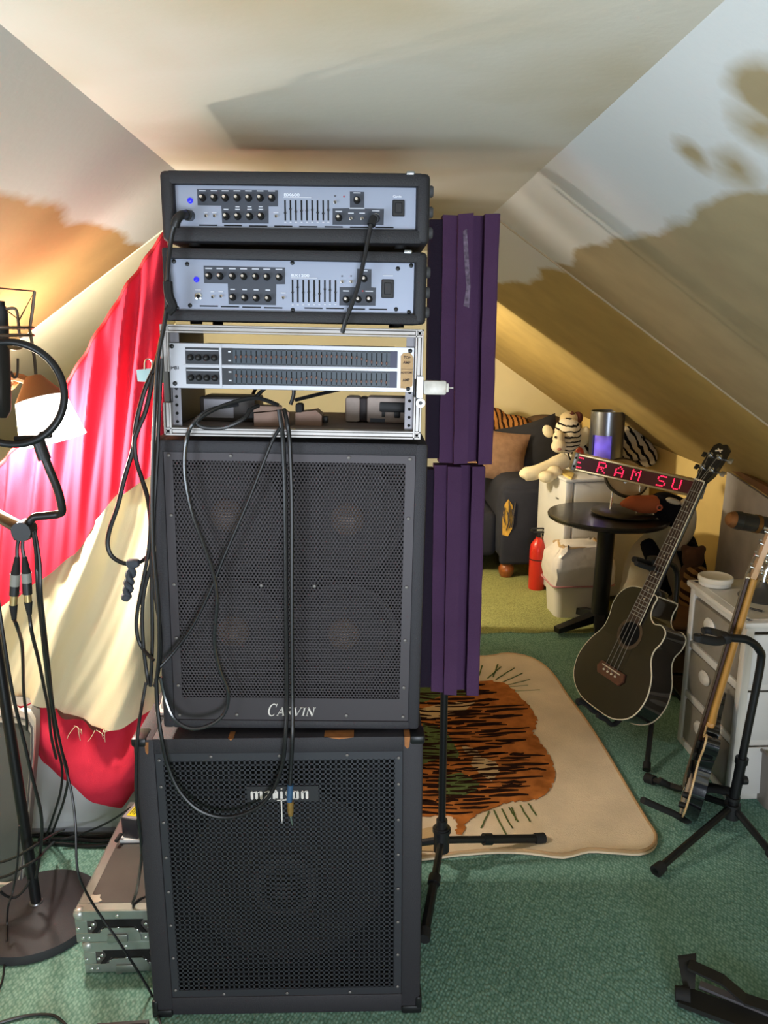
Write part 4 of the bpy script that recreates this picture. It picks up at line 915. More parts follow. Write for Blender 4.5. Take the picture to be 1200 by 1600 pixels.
mb = MB(); mb.tube(catmull([ay(1008, 843, YP - .13), ay(1020, 868, YP - .16), ay(1030, 900, YP - .17), ay(1045, 930, YP - .15)], 5), [.02, .035, .04, .042, .044, .045, .045, .044, .042, .04, .038, .035, .03, .028, .024, .02], 12)
remeshed(mb, 'wing', PB, t, .008)
mb = MB(); E(mb, 1032, 958, YP - .17, .09, .03, .08); mb.v = [V((q.x, q.y, max(q.z, .003))) for q in mb.v]
remeshed(mb, 'foot', PB, t, .008)
c = ay(1080, 868, 3.75)
t = thing('plush_bear', 'dark brown plush bear head poking up between the penguin and the drawers', 'plush toy', (c.x, 3.72, c.z - .5))
mb = MB(); E(mb, 1083, 872, 3.72, .055, .06, .05); E(mb, 1097, 858, 3.72, .022, .022, .02); E(mb, 1070, 857, 3.74, .022, .022, .02); E(mb, 1078, 905, 3.74, .06, .09, .06); E(mb, 1072, 940, 3.74, .07, .1, .07)
mb.v = [V((q.x, q.y, max(q.z, c.z - .5))) for q in mb.v]
remeshed(mb, 'body', mat('plush_brown', '#4a2f20', .95, bump=.8, bscale=160), t, .009)
t = thing('plush_tiger', 'tan striped plush tiger slumped behind the bass guitar beside the drawers', 'plush toy', ay(1075, 985, 3.5))
mb = MB(); E(mb, 1085, 900, 3.5, .05, .045, .05, 30); E(mb, 1076, 930, 3.5, .06, .09, .06); E(mb, 1070, 975, 3.5, .07, .12, .08); E(mb, 1064, 1010, 3.48, .06, .08, .07); E(mb, 1095, 893, 3.46, .03, .025, .03)
remeshed(mb, 'body', stripes('tiger_plush_tan', '#7a5a38', '#2c1c12', 8, 3.5, (0, rad(60), 0), .30, .46), t, .009)
c = az(1040, 1125, 0)
t = thing('wooden_crate', 'dark brown wooden crate on the floor behind the acoustic bass', 'crate', (ay(1012, 1040, 3.3).x, 3.22, 0), (0, 0, rad(-8)))
WD = mat('dark_walnut', '#3e2a1c', .6, vary=.25, vscale=14)
pk = None
for k in range(3):
    if pk is None: pk = build(MB().bx((0, 0, .01), (.30, .018, .105), .003, 1), 'plank', WD, t)
    else: rep(pk, 'plank', t, (0, 0, .107 * k))
build(MB().bx((0, .019, 0), (.018, .35, .33), .003, 1).bx((.282, .019, 0), (.30, .35, .33), .003, 1).bx((.018, .33, 0), (.282, .35, .33)), 'side_board', WD, t)
build(MB().bx((-.004, -.008, .325), (.304, .36, .34), .003, 1), 'lid', mat('walnut_lid', '#523824', .5, vary=.2, vscale=14), t)

# ------------------------------------------------------------------ acoustic bass guitar
GB = ay(930, 1106, 2.84); GH = ay(1124, 690, 2.96)
u = (GH - GB).normalized(); nrm = V((-.92, -.40, 0)); nrm = (nrm - u * nrm.dot(u)).normalized(); rgt = u.cross(nrm)
if rgt.x < 0: rgt = -rgt
LG = (GH - GB).length
GT = M(((rgt.x, u.x, nrm.x, GB.x), (rgt.y, u.y, nrm.y, GB.y), (rgt.z, u.z, nrm.z, GB.z), (0, 0, 0, 1)))   # x right, y up the neck, z out of the face
t = thing('acoustic_bass', 'black cutaway acoustic bass guitar with cream binding leaning on a stand by the round table', 'guitar', GB); t.matrix_basis = GT
BL = .505
op = [(0, 0), (.10, .008), (.172, .055), (.198, .135), (.182, .215), (.145, .275), (.138, .315), (.152, .355), (.150, .395), (.120, .412), (.085, .405), (.055, .425), (.045, .462), (.045, .50), (0, .505), (-.05, .505), (-.10, .490), (-.135, .45), (-.145, .40), (-.135, .345), (-.140, .29), (-.178, .22), (-.198, .135), (-.172, .055), (-.10, .008)]
out = [(p.x, p.y) for p in catmull([(a, b, 0) for a, b in op], 4, True)]
DG = .125
GLOSSB = mat('guitar_black', '#0f0d0c', .12, coat=.6); CREAMB = mat('cream_binding', '#d9cdb0', .4)
build(MB().prism(out, -DG, -.002), 'body_side', GLOSSB, t)
build(MB().prism(out, -.002, 0), 'soundboard', mat('smoked_top', '#140d07', .22, coat=.4, vary=.15, vscale=5), t, label='translucent dark brown top')
for z_ in (-.002, -DG + .003):
    build(MB().tube([V((x, y, z_)) for x, y in out], .0028, 6, True), 'binding', CREAMB, t)
build(MB().cyl((.048, .505, -.004), (.048, .505, -DG + .006), .002, n=6), 'heel_binding', CREAMB, t)
sh = build(MB().lathe([(0, .0006), (.048, .0006)], 36, T=M.Translation((0, .325, 0))), 'sound_hole', HOLLOW, t)
build(MB().lathe([(.050, .0004), (.050, .0014), (.062, .0014), (.062, .0004)], 40, T=M.Translation((0, .325, 0))), 'rosette', mat('rosette_brown', '#4a3a2c', .3), t)
BR = mat('rosewood', '#5a3424', .4, vary=.2, vscale=60)
br = build(MB().prism([(-.075, .150), (-.06, .128), (.06, .128), (.075, .150), (.065, .178), (-.065, .178)], 0, .009), 'bridge', BR, t)
build(MB().bx((-.05, .166, .009), (.05, .170, .013)), 'saddle', CREAMB, br)
for k in range(4): build(MB().cyl((-.033 + k * .022, .152, .009), (-.033 + k * .022, .152, .014), .004, n=10), 'bridge_pin', CREAMB, br)
yn = LG - .165
build(MB().add([V(q) for q in ((-.030, .375, .002), (.030, .375, .002), (.022, yn, .002), (-.022, yn, .002), (-.030, .375, .010), (.030, .375, .010), (.022, yn, .010), (-.022, yn, .010))], [(0, 3, 2, 1), (4, 5, 6, 7), (0, 1, 5, 4), (1, 2, 6, 5), (2, 3, 7, 6), (3, 0, 4, 7)]), 'fretboard', mat('fretboard_dark', '#38241c', .45, vary=.15, vscale=50), t)
build(MB().tube([V((0, .50, 0)), V((0, yn, .004))], [.028, .021], 14, T=M.Translation((0, 0, -.0125)) @ M.Diagonal((1, 1, .52, 1))).bx((-.03, .49, -.08), (.03, .53, -.002), .012), 'neck', GLOSSB, t)
build(MB().tube([V((.0305, .375, .006)), V((.0225, yn, .006))], .0022, 6), 'neck_binding', CREAMB, t)
fr0 = None; scl = yn - .16
for k in range(1, 22):
    y_ = .16 + scl * 2 ** (-k / 12); y_ = yn - (scl - scl * 2 ** (-k / 12))
    if y_ < .38: break
    w_ = .030 - .008 * (y_ - .375) / (yn - .375)
    if fr0 is None: fr0 = build(MB().bx((-.5, -.0010, .010), (.5, .0010, .0115)), 'fret', STEEL, t)
    else: fr0 = rep(fr0, 'fret', t, (0, 0, 0))
    fr0.location = (0, y_, 0); fr0.scale = (w_ * 2, 1, 1)
dt = None
for k in (2.5, 4.5, 6.5, 8.5, 11.5, 14.5, 16.5):
    y_ = yn - (scl - scl * 2 ** (-k / 12))
    if dt is None: dt = build(MB().cyl((0, 0, .0100), (0, 0, .0106), .0035, n=10), 'inlay', CREAMB, t); dt.location = (0, y_, 0)
    else: rep(dt, 'inlay', t, (0, y_, 0))
build(MB().bx((-.0225, yn - .002, .004), (.0225, yn + .004, .014)), 'nut', CREAMB, t)
HT = M.Translation((0, yn + .003, .004)) @ M.Rotation(rad(-10), 4, 'X')
build(MB().prism([(-.022, 0), (.022, 0), (.038, .035), (.040, .10), (.036, .15), (.018, .165), (0, .16), (-.018, .165), (-.036, .15), (-.040, .10), (-.038, .035)], -.018, 0, HT), 'headstock', mat('headstock_black', '#191615', .2, coat=.4), t)
mb = MB()
for q in (seg2((-.016, .13), (.014, .138), .006), seg2((-.010, .142), (.012, .128), .004)): mb.prism(q, 0, .0006, HT)
build(mb, 'headstock_mark', CREAMB, t)
for sx in (-1, 1):
    for y_ in (.052, .108):
        tn = build(MB().cyl(HT @ V((sx * .022, y_, 0)), HT @ V((sx * .022, y_, .018)), .005, n=12).cyl(HT @ V((sx * .022, y_, 0)), HT @ V((sx * .022, y_, .004)), .011, n=14), 'tuning_post', CHROME, t)
        build(MB().cyl(HT @ V((sx * .036, y_, -.012)), HT @ V((sx * .056, y_, -.012)), .004, n=8).box((sx * .064, y_, -.012), (.020, .022, .006), .003, 2, HT), 'tuning_key', DKMETAL if sx < 0 else STEEL, tn)
for k in range(4):
    x0_, x1_ = -.033 + k * .022, -.016 + k * .0107
    build(MB().tube([V((x0_, .152, .012)), V((x0_ * .98, .168, .014)), V((x1_, yn, .0145)), HT @ V(((-1 if k < 2 else 1) * .022, .052 if k in (0, 3) else .108, .012))], .0011, 5), 'string', mat('wound_string', '#8d8478', .35, .8), t)
# its stand
def world(p): return GT @ V(p)
yb = world((-.04, .565, -.07)); hub = az(1012, 1118, .0) ; hub = V((hub.x, 2.98, .26))
t = thing('guitar_stand', 'black tubular guitar stand carrying the acoustic bass', 'stand', (hub.x, hub.y, 0), group='guitar stands')
yk = world((0, .60, -.055))
p1 = ay(1043, 878, 3.12); p2 = ay(1058, 898, 3.14); p3 = ay(1052, 965, 3.1)
build(MB().tube(catmull([ay(1020, 873, 3.03), p1, p2, p3, V((hub.x + .03, hub.y + .02, .5)), hub], 6), .0115, 10), 'post', DKMETAL, t, world=True)
mb = MB(); mb.tube(catmull([ay(1024, 880, 2.99), ay(1012, 880, 2.96), ay(1000, 876, 2.93), ay(991, 874, 2.90)], 4), .012, 10); mb.tube(catmull([ay(1030, 884, 3.0), ay(1018, 888, 2.9), ay(1004, 884, 2.86), ay(994, 880, 2.84)], 4), .010, 10); mb.box(ay(1023, 880, 2.97), (.05, .07, .05), .012)
build(mb, 'yoke', RUBBER, t, world=True)
for i, (x_, y_) in enumerate(((902, 1098), (1010, 1203), (1075, 1106))):
    f = az(x_, y_, .014)
    lg = build(MB().tube([hub + V((0, 0, -.02)), f], .010).cyl(hub + V((0, 0, -.05)), hub + V((0, 0, .03)), .016), 'leg', DKMETAL, t, world=True)
    build(MB().tube([f + (hub - f).normalized() * .03, f], [.014, .015], 12), 'rubber_foot', RUBBER, lg, world=True)
build(MB().tube(catmull([hub, world((.03, -.018, -.12)), world((.05, -.018, -.02)), world((.05, -.01, .03))], 5), .010, 8).tube(catmull([hub, world((-.05, -.018, -.12)), world((-.07, -.018, -.02)), world((-.07, -.01, .03))], 5), .010, 8), 'cradle', RUBBER, t, world=True)

# ------------------------------------------------------------------ electric guitar seen from its side
EB = ay(1064, 1256, 2.40); EH = ay(1200, 812, 2.31)
u = (EH - EB).normalized(); nrm = V((-.91, .41, 0)); nrm = (nrm - u * nrm.dot(u)).normalized(); rgt = u.cross(nrm)
ET = M(((rgt.x, u.x, nrm.x, EB.x), (rgt.y, u.y, nrm.y, EB.y), (rgt.z, u.z, nrm.z, EB.z), (0, 0, 0, 1)))
LE = (EH - EB).length
t = thing('electric_guitar', 'black electric guitar with cream binding seen edge-on, leaning on a stand by white drawers', 'guitar', EB); t.matrix_basis = ET
op = [(0, 0), (.09, .008), (.15, .06), (.162, .12), (.145, .18), (.118, .225), (.122, .265), (.140, .30), (.132, .335), (.10, .335), (.07, .31), (.045, .30), (.035, .325), (-.03, .335), (-.07, .38), (-.115, .40), (-.145, .37), (-.138, .32), (-.118, .265), (-.118, .225), (-.145, .18), (-.162, .12), (-.15, .06), (-.09, .008)]
out = [(p.x, p.y) for p in catmull([(a, b, 0) for a, b in op], 4, True)]
build(MB().prism(out, -.045, 0), 'body', mat('guitar_black2', '#0c0d11', .08, coat=1), t)
build(MB().tube([V((x, y, -.002)) for x, y in out], .0034, 6, True), 'binding', mat('maple_binding', '#c9a878', .4), t)
yn = LE - .19
MAPLE = mat('maple', '#b5833f', .35, coat=.3, vary=.1, vscale=20)
build(MB().tube([V((0, .27, 0)), V((0, .34, 0)), V((0, .38, .004)), V((0, yn, .006))], [.028, .028, .0255, .0215], 16, T=M.Translation((0, 0, -.0135)) @ M.Diagonal((1, 1, .58, 1))).bx((-.028, .26, -.026), (.028, .345, .002), .008), 'neck', MAPLE, t)
build(MB().add([V(q) for q in ((-.028, .25, .002), (.028, .25, .002), (.0215, yn, .004), (-.0215, yn, .004), (-.028, .25, .009), (.028, .25, .009), (.0215, yn, .011), (-.0215, yn, .011))], [(0, 3, 2, 1), (4, 5, 6, 7), (0, 1, 5, 4), (1, 2, 6, 5), (2, 3, 7, 6), (3, 0, 4, 7)]), 'fretboard', mat('rosewood_board', '#3a2017', .4), t)
build(MB().bx((-.0215, yn - .002, .003), (.0215, yn + .003, .014)), 'nut', CREAMB, t)
HT = M.Translation((0, yn + .002, .001)) @ M.Rotation(rad(-4), 4, 'X')
build(MB().prism([(-.0215, 0), (.0215, 0), (.034, .03), (.036, .10), (.03, .17), (.012, .185), (-.03, .17), (-.036, .10), (-.034, .03)], -.016, 0, HT), 'headstock', mat('maple_pale', '#c9a27c', .4), t)
for sx in (-1, 1):
    for y_ in (.035, .075, .115, .155):
        k = build(MB().cyl(HT @ V((sx * .02, y_, -.012)), HT @ V((sx * .02, y_, .012)), .0045, n=10).cyl(HT @ V((sx * .02, y_, -.026)), HT @ V((sx * .02, y_, -.014)), .008, n=12), 'tuner', CHROME, t)
        build(MB().cyl(HT @ V((sx * .03, y_, -.021)), HT @ V((sx * .044, y_, -.021)), .003, n=8).ell(HT @ V((sx * .049, y_, -.021)), (.007, .008, .005), 10, 6), 'tuner_button', CHROME, k)
for y_ in (.13, .20, .245): build(MB().bx((-.04, y_, 0), (.04, y_ + .028, .010), .003), 'pickup', BLACK, t)
build(MB().bx((-.045, .06, 0), (.045, .095, .012), .003), 'bridge', CHROME, t)
for x_, y_ in ((.10, .06), (.115, .11)): build(MB().lathe([(.011, 0), (.010, .014), (.007, .017), (0, .017)], 16, T=M.Translation((x_, y_, 0))), 'control_knob', BLACK, t)
build(MB().bx((.02, .02, 0), (.10, .15, .0025), .001), 'pickguard', mat('guard_pale', '#b9a99c', .4), t)
for k in range(6): build(MB().tube([V((-.026 + k * .0104, .08, .013)), V((-.0175 + k * .007, yn, .0145)), HT @ V(((-1 if k < 3 else 1) * .02, .035 + .04 * (k % 3), .009))], .0008, 5), 'string', mat('wound_string', '#8d8478', .35, .8), t)
build(MB().cyl((-.125, .385, -.022), (-.138, .40, -.022), .008, n=12).cyl((-.136, .397, -.022), (-.141, .403, -.022), .012, n=12), 'strap_button', DKMETAL, t)
# its stand
hub = V((az(1140, 1300, .0).x, 2.27, .028)); hub = ay(1140, 1296, 2.27)
t = thing('guitar_stand', 'black tubular guitar stand nearest the right edge, carrying the electric guitar', 'stand', (hub.x, hub.y, 0), group='guitar stands')
top = ay(1188, 1040, 2.27); hb = V((hub.x, hub.y, .06))
post = catmull([hb, hb.lerp(top, .5), top, ay(1186, 1015, 2.26), ay(1168, 1000, 2.25), ay(1145, 997, 2.25), ay(1128, 996, 2.25)], 6)
build(MB().tube(post, .0125, 12), 'post', DKMETAL, t, world=True)
lw = build(MB().tube([hb, hb.lerp(top, .36)], .0165, 14).cyl(hb.lerp(top, .34), hb.lerp(top, .38), .020), 'lower_tube', DKMETAL, t, world=True)
kn = ay(1163, 1219, 2.26); build(MB().cyl(hb.lerp(top, .33), kn, .005).cyl(kn + V((-.008, 0, 0)), kn + V((.008, 0, 0)), .014, n=10), 'clamp_screw', BLACK, lw, world=True)
mb = MB(); mb.tube(catmull([ay(1134, 998, 2.26), ay(1122, 1002, 2.22), ay(1104, 1000, 2.20), ay(1090, 996, 2.19)], 4), .014, 10); mb.tube(catmull([ay(1130, 992, 2.30), ay(1118, 988, 2.40), ay(1105, 985, 2.42), ay(1098, 986, 2.42)], 4), .012, 10); mb.cyl(ay(1091, 992, 2.19), ay(1091, 1001, 2.19), .014); mb.box(ay(1132, 996, 2.25), (.03, .05, .03), .010)
build(mb, 'yoke', RUBBER, t, world=True)
for x_, y_ in ((1024, 1362), (1215, 1345), (1010, 1215)):
    f = az(x_, y_, .016); g = hb + V((0, 0, .02))
    lg = build(MB().tube([g, f], .0115), 'leg', DKMETAL, t, world=True)
    build(MB().tube([f + (g - f).normalized() * .035, f], [.017, .019], 12), 'rubber_foot', RUBBER, lg, world=True)
cr = hb + V((0, 0, .10))
build(MB().tube(catmull([hb.lerp(top, .12), ay(1100, 1235, 2.36), ay(1078, 1280, 2.30), ay(1050, 1270, 2.27), ay(1004, 1250, 2.24)], 6), .0115, 10).tube(catmull([hb.lerp(top, .14), ay(1095, 1226, 2.42), ay(1060, 1232, 2.46), ay(1030, 1219, 2.46)], 6), .0115, 10), 'cradle', RUBBER, t, world=True)
build(MB().cyl(hb + V((0, 0, .045)), hb + V((0, 0, .055)), .022).cyl(hb + V((0, 0, -.02)), hb + V((0, 0, .03)), .026), 'hub', BLACK, t, world=True)

# ------------------------------------------------------------------ drawers
fn = az(1137, 1255, 0); ff = az(1057, 1155, 0); yv = (ff - fn); Wc = yv.length; Hc = .667; Dc = .40
yv.normalize(); xv = V((yv.y, -yv.x, 0))                      # into the unit
DT = M(((yv.x, xv.x, 0, fn.x), (yv.y, xv.y, 0, fn.y), (0, 0, 1, 0), (0, 0, 0, 1)))
DT = M(((-yv.x, xv.x, 0, ff.x), (-yv.y, xv.y, 0, ff.y), (0, 0, 1, 0), (0, 0, 0, 1)))   # x along the front (far to near), y into the unit, z up
t = thing('drawer_unit', 'white plastic drawer unit with three smoky drawers behind the electric guitar', 'drawers', (0, 0, 0)); t.matrix_basis = DT
FRP = mat('drawer_white', '#d6d2cb', .4)
mb = MB()
for x_ in (0, Wc - .035):
    mb.bx((x_, 0, 0), (x_ + .035, .03, Hc), .006); mb.bx((x_, Dc - .03, 0), (x_ + .035, Dc, Hc), .006)
for z_ in (0, .205, .41, Hc - .045): mb.bx((.02, .002, z_), (Wc - .02, Dc - .01, z_ + .028), .004)
build(mb, 'frame', FRP, t)
for x_ in (.004, Wc - .012):
    for z_ in (.03, .235, .44): build(MB().bx((x_, .025, z_), (x_ + .008, Dc - .025, z_ + .178), .004), 'side_panel', mat('drawer_side', '#cfccc8', .45), t)
build(MB().bx((-.012, -.012, Hc - .022), (Wc + .012, Dc + .01, Hc), .006).bx((.02, .02, Hc - .004), (Wc - .02, Dc - .02, Hc + .001)), 'top', FRP, t)
SMOKE = mat('smoky_drawer', '#8d857a', .35, vary=.12, vscale=8)
for z_ in (.03, .235, .44):
    d_ = build(MB().bx((.036, .004, z_), (Wc - .036, Dc - .05, z_ + .17), .008), 'drawer', SMOKE, t)
    build(MB().lathe([(.030, 0), (.034, .006), (.026, .014), (0, .016)], 20, T=M.Translation((Wc * .42, .004, z_ + .115)) @ M.Rotation(rad(90), 4, 'X') @ M.Diagonal((1.2, .8, 1, 1))), 'handle', FRP, d_)
def ontop(px, py): return apl(px, py, (0, 0, Hc + .002), (0, 0, 1))
c = ontop(1117, 914)
t = thing('white_tub', 'round white lidded tub on the corner of the drawer unit', 'tub', c)
build(MB().lathe([(.052, 0), (.057, .004), (.058, .022), (.0, .022)], 32), 'tub_base', WHITEP, t); build(MB().lathe([(.061, .018), (.062, .020), (.062, .034), (.058, .037), (.053, .035), (.045, .032), (0, .032)], 32), 'lid', mat('tub_lid', '#e4dccb', .35), t)
c = ontop(1190, 934)
t = thing('desk_microphone', 'dark chunky microphone with copper end on a flared desk base upon the drawers', 'microphone', c)
DKB = mat('worn_black', '#26221e', .35, vary=.15, vscale=30)
build(MB().lathe([(.078, 0), (.08, .005), (.062, .018), (.03, .030), (.018, .045), (.012, .06), (0, .06)], 36), 'base', mat('base_grey', '#55524e', .35, .5), t)
h0 = ay(1212, 822, c.y - .02)
build(MB().tube(catmull([c + V((0, 0, .055)), c + V((.006, 0, .10)), c + V((.02, 0, .14)), h0 + V((-.005, 0, -.03))], 6), .007), 'stem', STEEL, t, world=True)
a_ = ay(1146, 812, c.y - .03); b_ = ay(1224, 826, c.y - .02); d_ = (b_ - a_)
build(MB().tube([a_, a_ + d_ * .12, a_ + d_ * .13, a_ + d_ * .95, b_], [.030, .033, .031, .030, .024], 24), 'barrel', DKB, t, world=True)
build(MB().tube([a_ - d_ * .11, a_ - d_ * .06, a_ + d_ * .02], [.018, .026, .030], 24).tube([a_ - d_ * .135, a_ - d_ * .10], [.012, .022], 24), 'grille_end', mat('copper_mesh', '#8a5a30', .35, .7, bump=1, bscale=600), t, world=True)
build(MB().tube([a_ + d_ * .42, a_ + d_ * .50], .0325, 24), 'brass_ring', mat('old_brass', '#7a5428', .35, .7), t, world=True)
c = ontop(1165, 950)
t = thing('pen', 'dark pen lying on the drawer unit top before the desk microphone', 'pen', c)
build(MB().cyl((-.02, .01, .005), (.035, -.045, .005), .004, n=8), 'barrel', DKB, t); build(MB().cyl((.035, -.045, .005), (.04, -.05, .005), .0015, n=8), 'tip', STEEL, t)
# grey board leaning on the right wall
q = [ay(1131, 905, 3.95), ay(1136, 737, 4.02), ay(1215, 790, 3.35), ay(1215, 905, 3.3)]
q[0].z = .012; q[3] = V((q[2].x, q[2].y, .012)); q[0] = V((q[1].x - .03, q[1].y - .02, .012))
single(MB().slab(q, (.014, .004, 0)), 'wall_board', mat('mottled_board', '#a8a2a0', .8, vary=.12, vscale=9), 'grey mottled board standing against the yellow wall behind the desk microphone', 'board')
w0, w1 = ay(1128, 722, 4.1), ay(1225, 775, 3.3)
single(MB().slab([w0, w1, w1 + V((.0, 0, -.045)), w0 + V((0, 0, -.012))], (.03, .01, 0)), 'wood_strip', mat('strip_wood', '#6e4a2a', .6, vary=.2, vscale=20), 'brown wooden strip under the slope above the grey board', 'strip')
c = az(1203, 1268, 0)
t = thing('storage_box', 'smoky plastic storage box at the right edge beside the drawer unit', 'box', (c.x + .09, c.y + .1, 0))
build(loft([sq(.20, .22, 0), sq(.22, .24, .20), sq(.21, .23, .20), sq(.19, .21, .01)]), 'tub', mat('smoky_tub', '#857c74', .3), t); build(MB().tube(sq(.225, .245, .20), .006, 6, True), 'rim', mat('smoky_tub', '#857c74', .3), t)

# ------------------------------------------------------------------ folded black hardware at the lower right
f0 = az(1060, 1548, .02)
t = thing('folded_stand', 'folded black flat-legged stand lying on the carpet in the lower right corner', 'stand', f0)
def bar(pts, w_, name, up_=.006):
    pts = [V(p) for p in pts]; d_ = (pts[-1] - pts[0]).normalized(); s_ = V((-d_.y, d_.x, 0)).normalized() * w_ / 2; mb = MB()
    for p, q in zip(pts[:-1], pts[1:]): mb.slab([p - s_, q - s_, q + s_, p + s_], (0, 0, -up_))
    return build(mb, name, mat('matt_black', '#141413', .6), t, world=True)
a0 = az(1076, 1505, .07); a1 = az(1130, 1530, .06); a2 = az(1165, 1560, .035); a3 = az(1225, 1580, .03)
bar([a0, a1, a2, a3], .035, 'upper_leg')
bar([az(1062, 1552, .02), az(1240, 1618, .02)], .06, 'lower_leg', .012)
build(MB().slab([az(1059, 1500, .072), az(1088, 1496, .072), az(1086, 1545, .024), az(1068, 1545, .024)], (.004, .012, .002)), 'link', mat('matt_black', '#141413', .6), t, world=True)
build(MB().tube([az(1055, 1552, .02), az(1078, 1556, .022)], [.018, .02], 12), 'rubber_foot', RUBBER, t, world=True)
build(MB().slab([az(1092, 1540, .026), az(1240, 1602, .026), az(1240, 1590, .026), az(1095, 1532, .026)], (0, 0, -.01)), 'slide_rail', mat('dull_rail', '#77757a', .45, .6), t, world=True)

# ================================================================== left side
# tapestry: red over cream over red
CY = 2.20
TL = [(262, 360), (245, 385), (225, 412), (205, 441), (187, 469), (170, 496), (152, 525), (135, 553), (117, 581), (100, 609), (80, 637), (60, 663), (30, 696), (0, 727), (-60, 795)]
def top_y(x):
    p = sorted(TL)
    for a_, b_ in zip(p[:-1], p[1:]):
        if a_[0] <= x <= b_[0]: return a_[1] + (b_[1] - a_[1]) * (x - a_[0]) / (b_[0] - a_[0])
    return p[-1][1] if x > p[-1][0] else p[0][1]
def lerp_tab(tab):
    p = sorted(tab)
    def f(x):
        if x <= p[0][0]: return p[0][1]
        for a_, b_ in zip(p[:-1], p[1:]):
            if x <= b_[0]:
                q = (x - a_[0]) / (b_[0] - a_[0]); q = q * q * (3 - 2 * q) * .4 + q * .6; return a_[1] + (b_[1] - a_[1]) * q
        return p[-1][1]
    return f
mid = lerp_tab([(-60, 1000), (0, 951), (69, 899), (119, 861), (155, 811), (190, 770), (229, 745), (262, 715)])
low = lerp_tab([(-60, 1085), (0, 1090), (55, 1092), (80, 1108), (105, 1122), (140, 1136), (190, 1133), (222, 1116), (262, 1092)])
hem = lerp_tab([(-60, 1150), (40, 1155), (66, 1196), (110, 1214), (150, 1250), (188, 1266), (212, 1235), (222, 1190), (262, 1160)])
def fold_red(x, y): return (.25 + .75 * min(1, (y - top_y(x)) / 70)) * .022 * math.sin((x + .16 * (y - top_y(x))) / 8.5 + 1.3 * math.sin(x / 31)) * (.55 + .45 * math.cos((y - top_y(x)) / 90)) + .006 * math.sin(x / 3.6 + y / 40)
def fold_cream(x, y):
    s_ = x * .84 + (y - 800) * .30 * (1 - .5 * min(1, max(0, (x - 100) / 120))); return .026 * math.sin(s_ / 13 + .9 * math.sin(y / 120)) + .010 * math.sin(s_ / 6.1 + 1 + .5 * math.sin(y / 70)) + .0016 * math.sin(s_ / 2.2 + y / 35)
def fold_low(x, y): return .022 * math.sin(x / 9) * max(0, 1 - (y - low(x)) / 60) + .02 * math.sin((y - low(x)) / 20 + ((x - 150) / 50) ** 2)
def cloth(fa, fb, fold, nu, nv, dy, x0=-60, x1=262):
    def f(u, v):
        x = x0 + (x1 - x0) * u; ya, yb = fa(x), fb(x); y = ya + (yb - ya) * v
        p = ay(x, y, CY); return V((p.x, CY + dy + fold(x, y), p.z))
    return MB().grid(f, nu, nv)
t = thing('tapestry', 'big red and cream cloth hung as a curtain, left of the speaker stack', 'cloth', ay(150, 1266, CY))
REDC = mat('red_cloth', '#cf3046', .8, bump=.3, bscale=500, spec=.15); 
CRC = mat('cream_cloth', '#e2d7b4', .85, bump=.3, bscale=500, spec=.15)
build(cloth(top_y, lambda x: mid(x) + 3, fold_red, 130, 60, -.012), 'upper_red_panel', REDC, t, world=True)
build(cloth(lambda x: mid(x) - 3, lambda x: low(x) + 2, fold_cream, 130, 70, .008), 'cream_panel', CRC, t, world=True)
build(cloth(low, hem, fold_low, 110, 30, -.006, 20, 262), 'lower_red_panel', REDC, t, world=True)
build(MB().tube([V((p.x, CY - .012 + fold_red(x, top_y(x)), p.z)) for x in range(-60, 263, 4) for p in [ay(x, top_y(x), CY)]], .005, 6), 'top_hem', mat('red_hem', '#c0262c', .85), t, world=True)
random.seed(3); mb = MB()
for k in range(9):
    x = random.uniform(120, 170); p = ay(x, low(x) - 2, CY); p.y = CY - .03; q = ay(x + random.uniform(-12, 14), low(x) + random.uniform(-4, 20), CY); q.y = CY - .035
    mb.tube(catmull([p, p.lerp(q, .5) + V((random.uniform(-.01, .01), -.004, random.uniform(-.006, .01))), q], 3), .0009, 4)
build(mb, 'loose_threads', CRC, t, world=True)
# binder clip on the cloth
p = ay(232, 583, 2.10)
t = thing('binder_clip', 'pale blue metal clip gripping the red cloth beside the rack case', 'clip', p)
build(MB().slab([ay(213, 578, 2.10), ay(252, 574, 2.10), ay(254, 598, 2.10), ay(215, 596, 2.10)], (0, .018, 0)), 'jaw', mat('clip_blue', '#8db4c0', .35, .2), t, world=True)
build(MB().tube(catmull([ay(226, 577, 2.10), ay(227, 564, 2.10), ay(233, 561, 2.10), ay(238, 566, 2.10), ay(237, 577, 2.10)], 5), .0022, 6), 'wire_handle', STEEL, t, world=True)

# white low box behind the cloth
p = az(60, 1312, 0); q_ = az(222, 1300, 0)
t = thing('white_cabinet', 'low white cabinet on the floor behind the hem of the red cloth', 'cabinet', (p.x, 2.265, 0))
wv_ = ay(240, 1200, 2.265).x - ay(40, 1200, 2.265).x
WC_ = mat('greyish_white', '#cfd0d2', .45, vary=.05, vscale=6)
build(MB().bx((-.12, 0, .03), (wv_ - .05, .35, .50), .008), 'body', WC_, t)
build(MB().bx((-.12, -.012, .06), (wv_ - .05, -.001, .49), .006), 'door', WC_, t); build(MB().bx((-.11, .01, 0), (wv_ - .06, .34, .03)), 'plinth', mat('plinth_grey', '#8a8c90', .6), t)

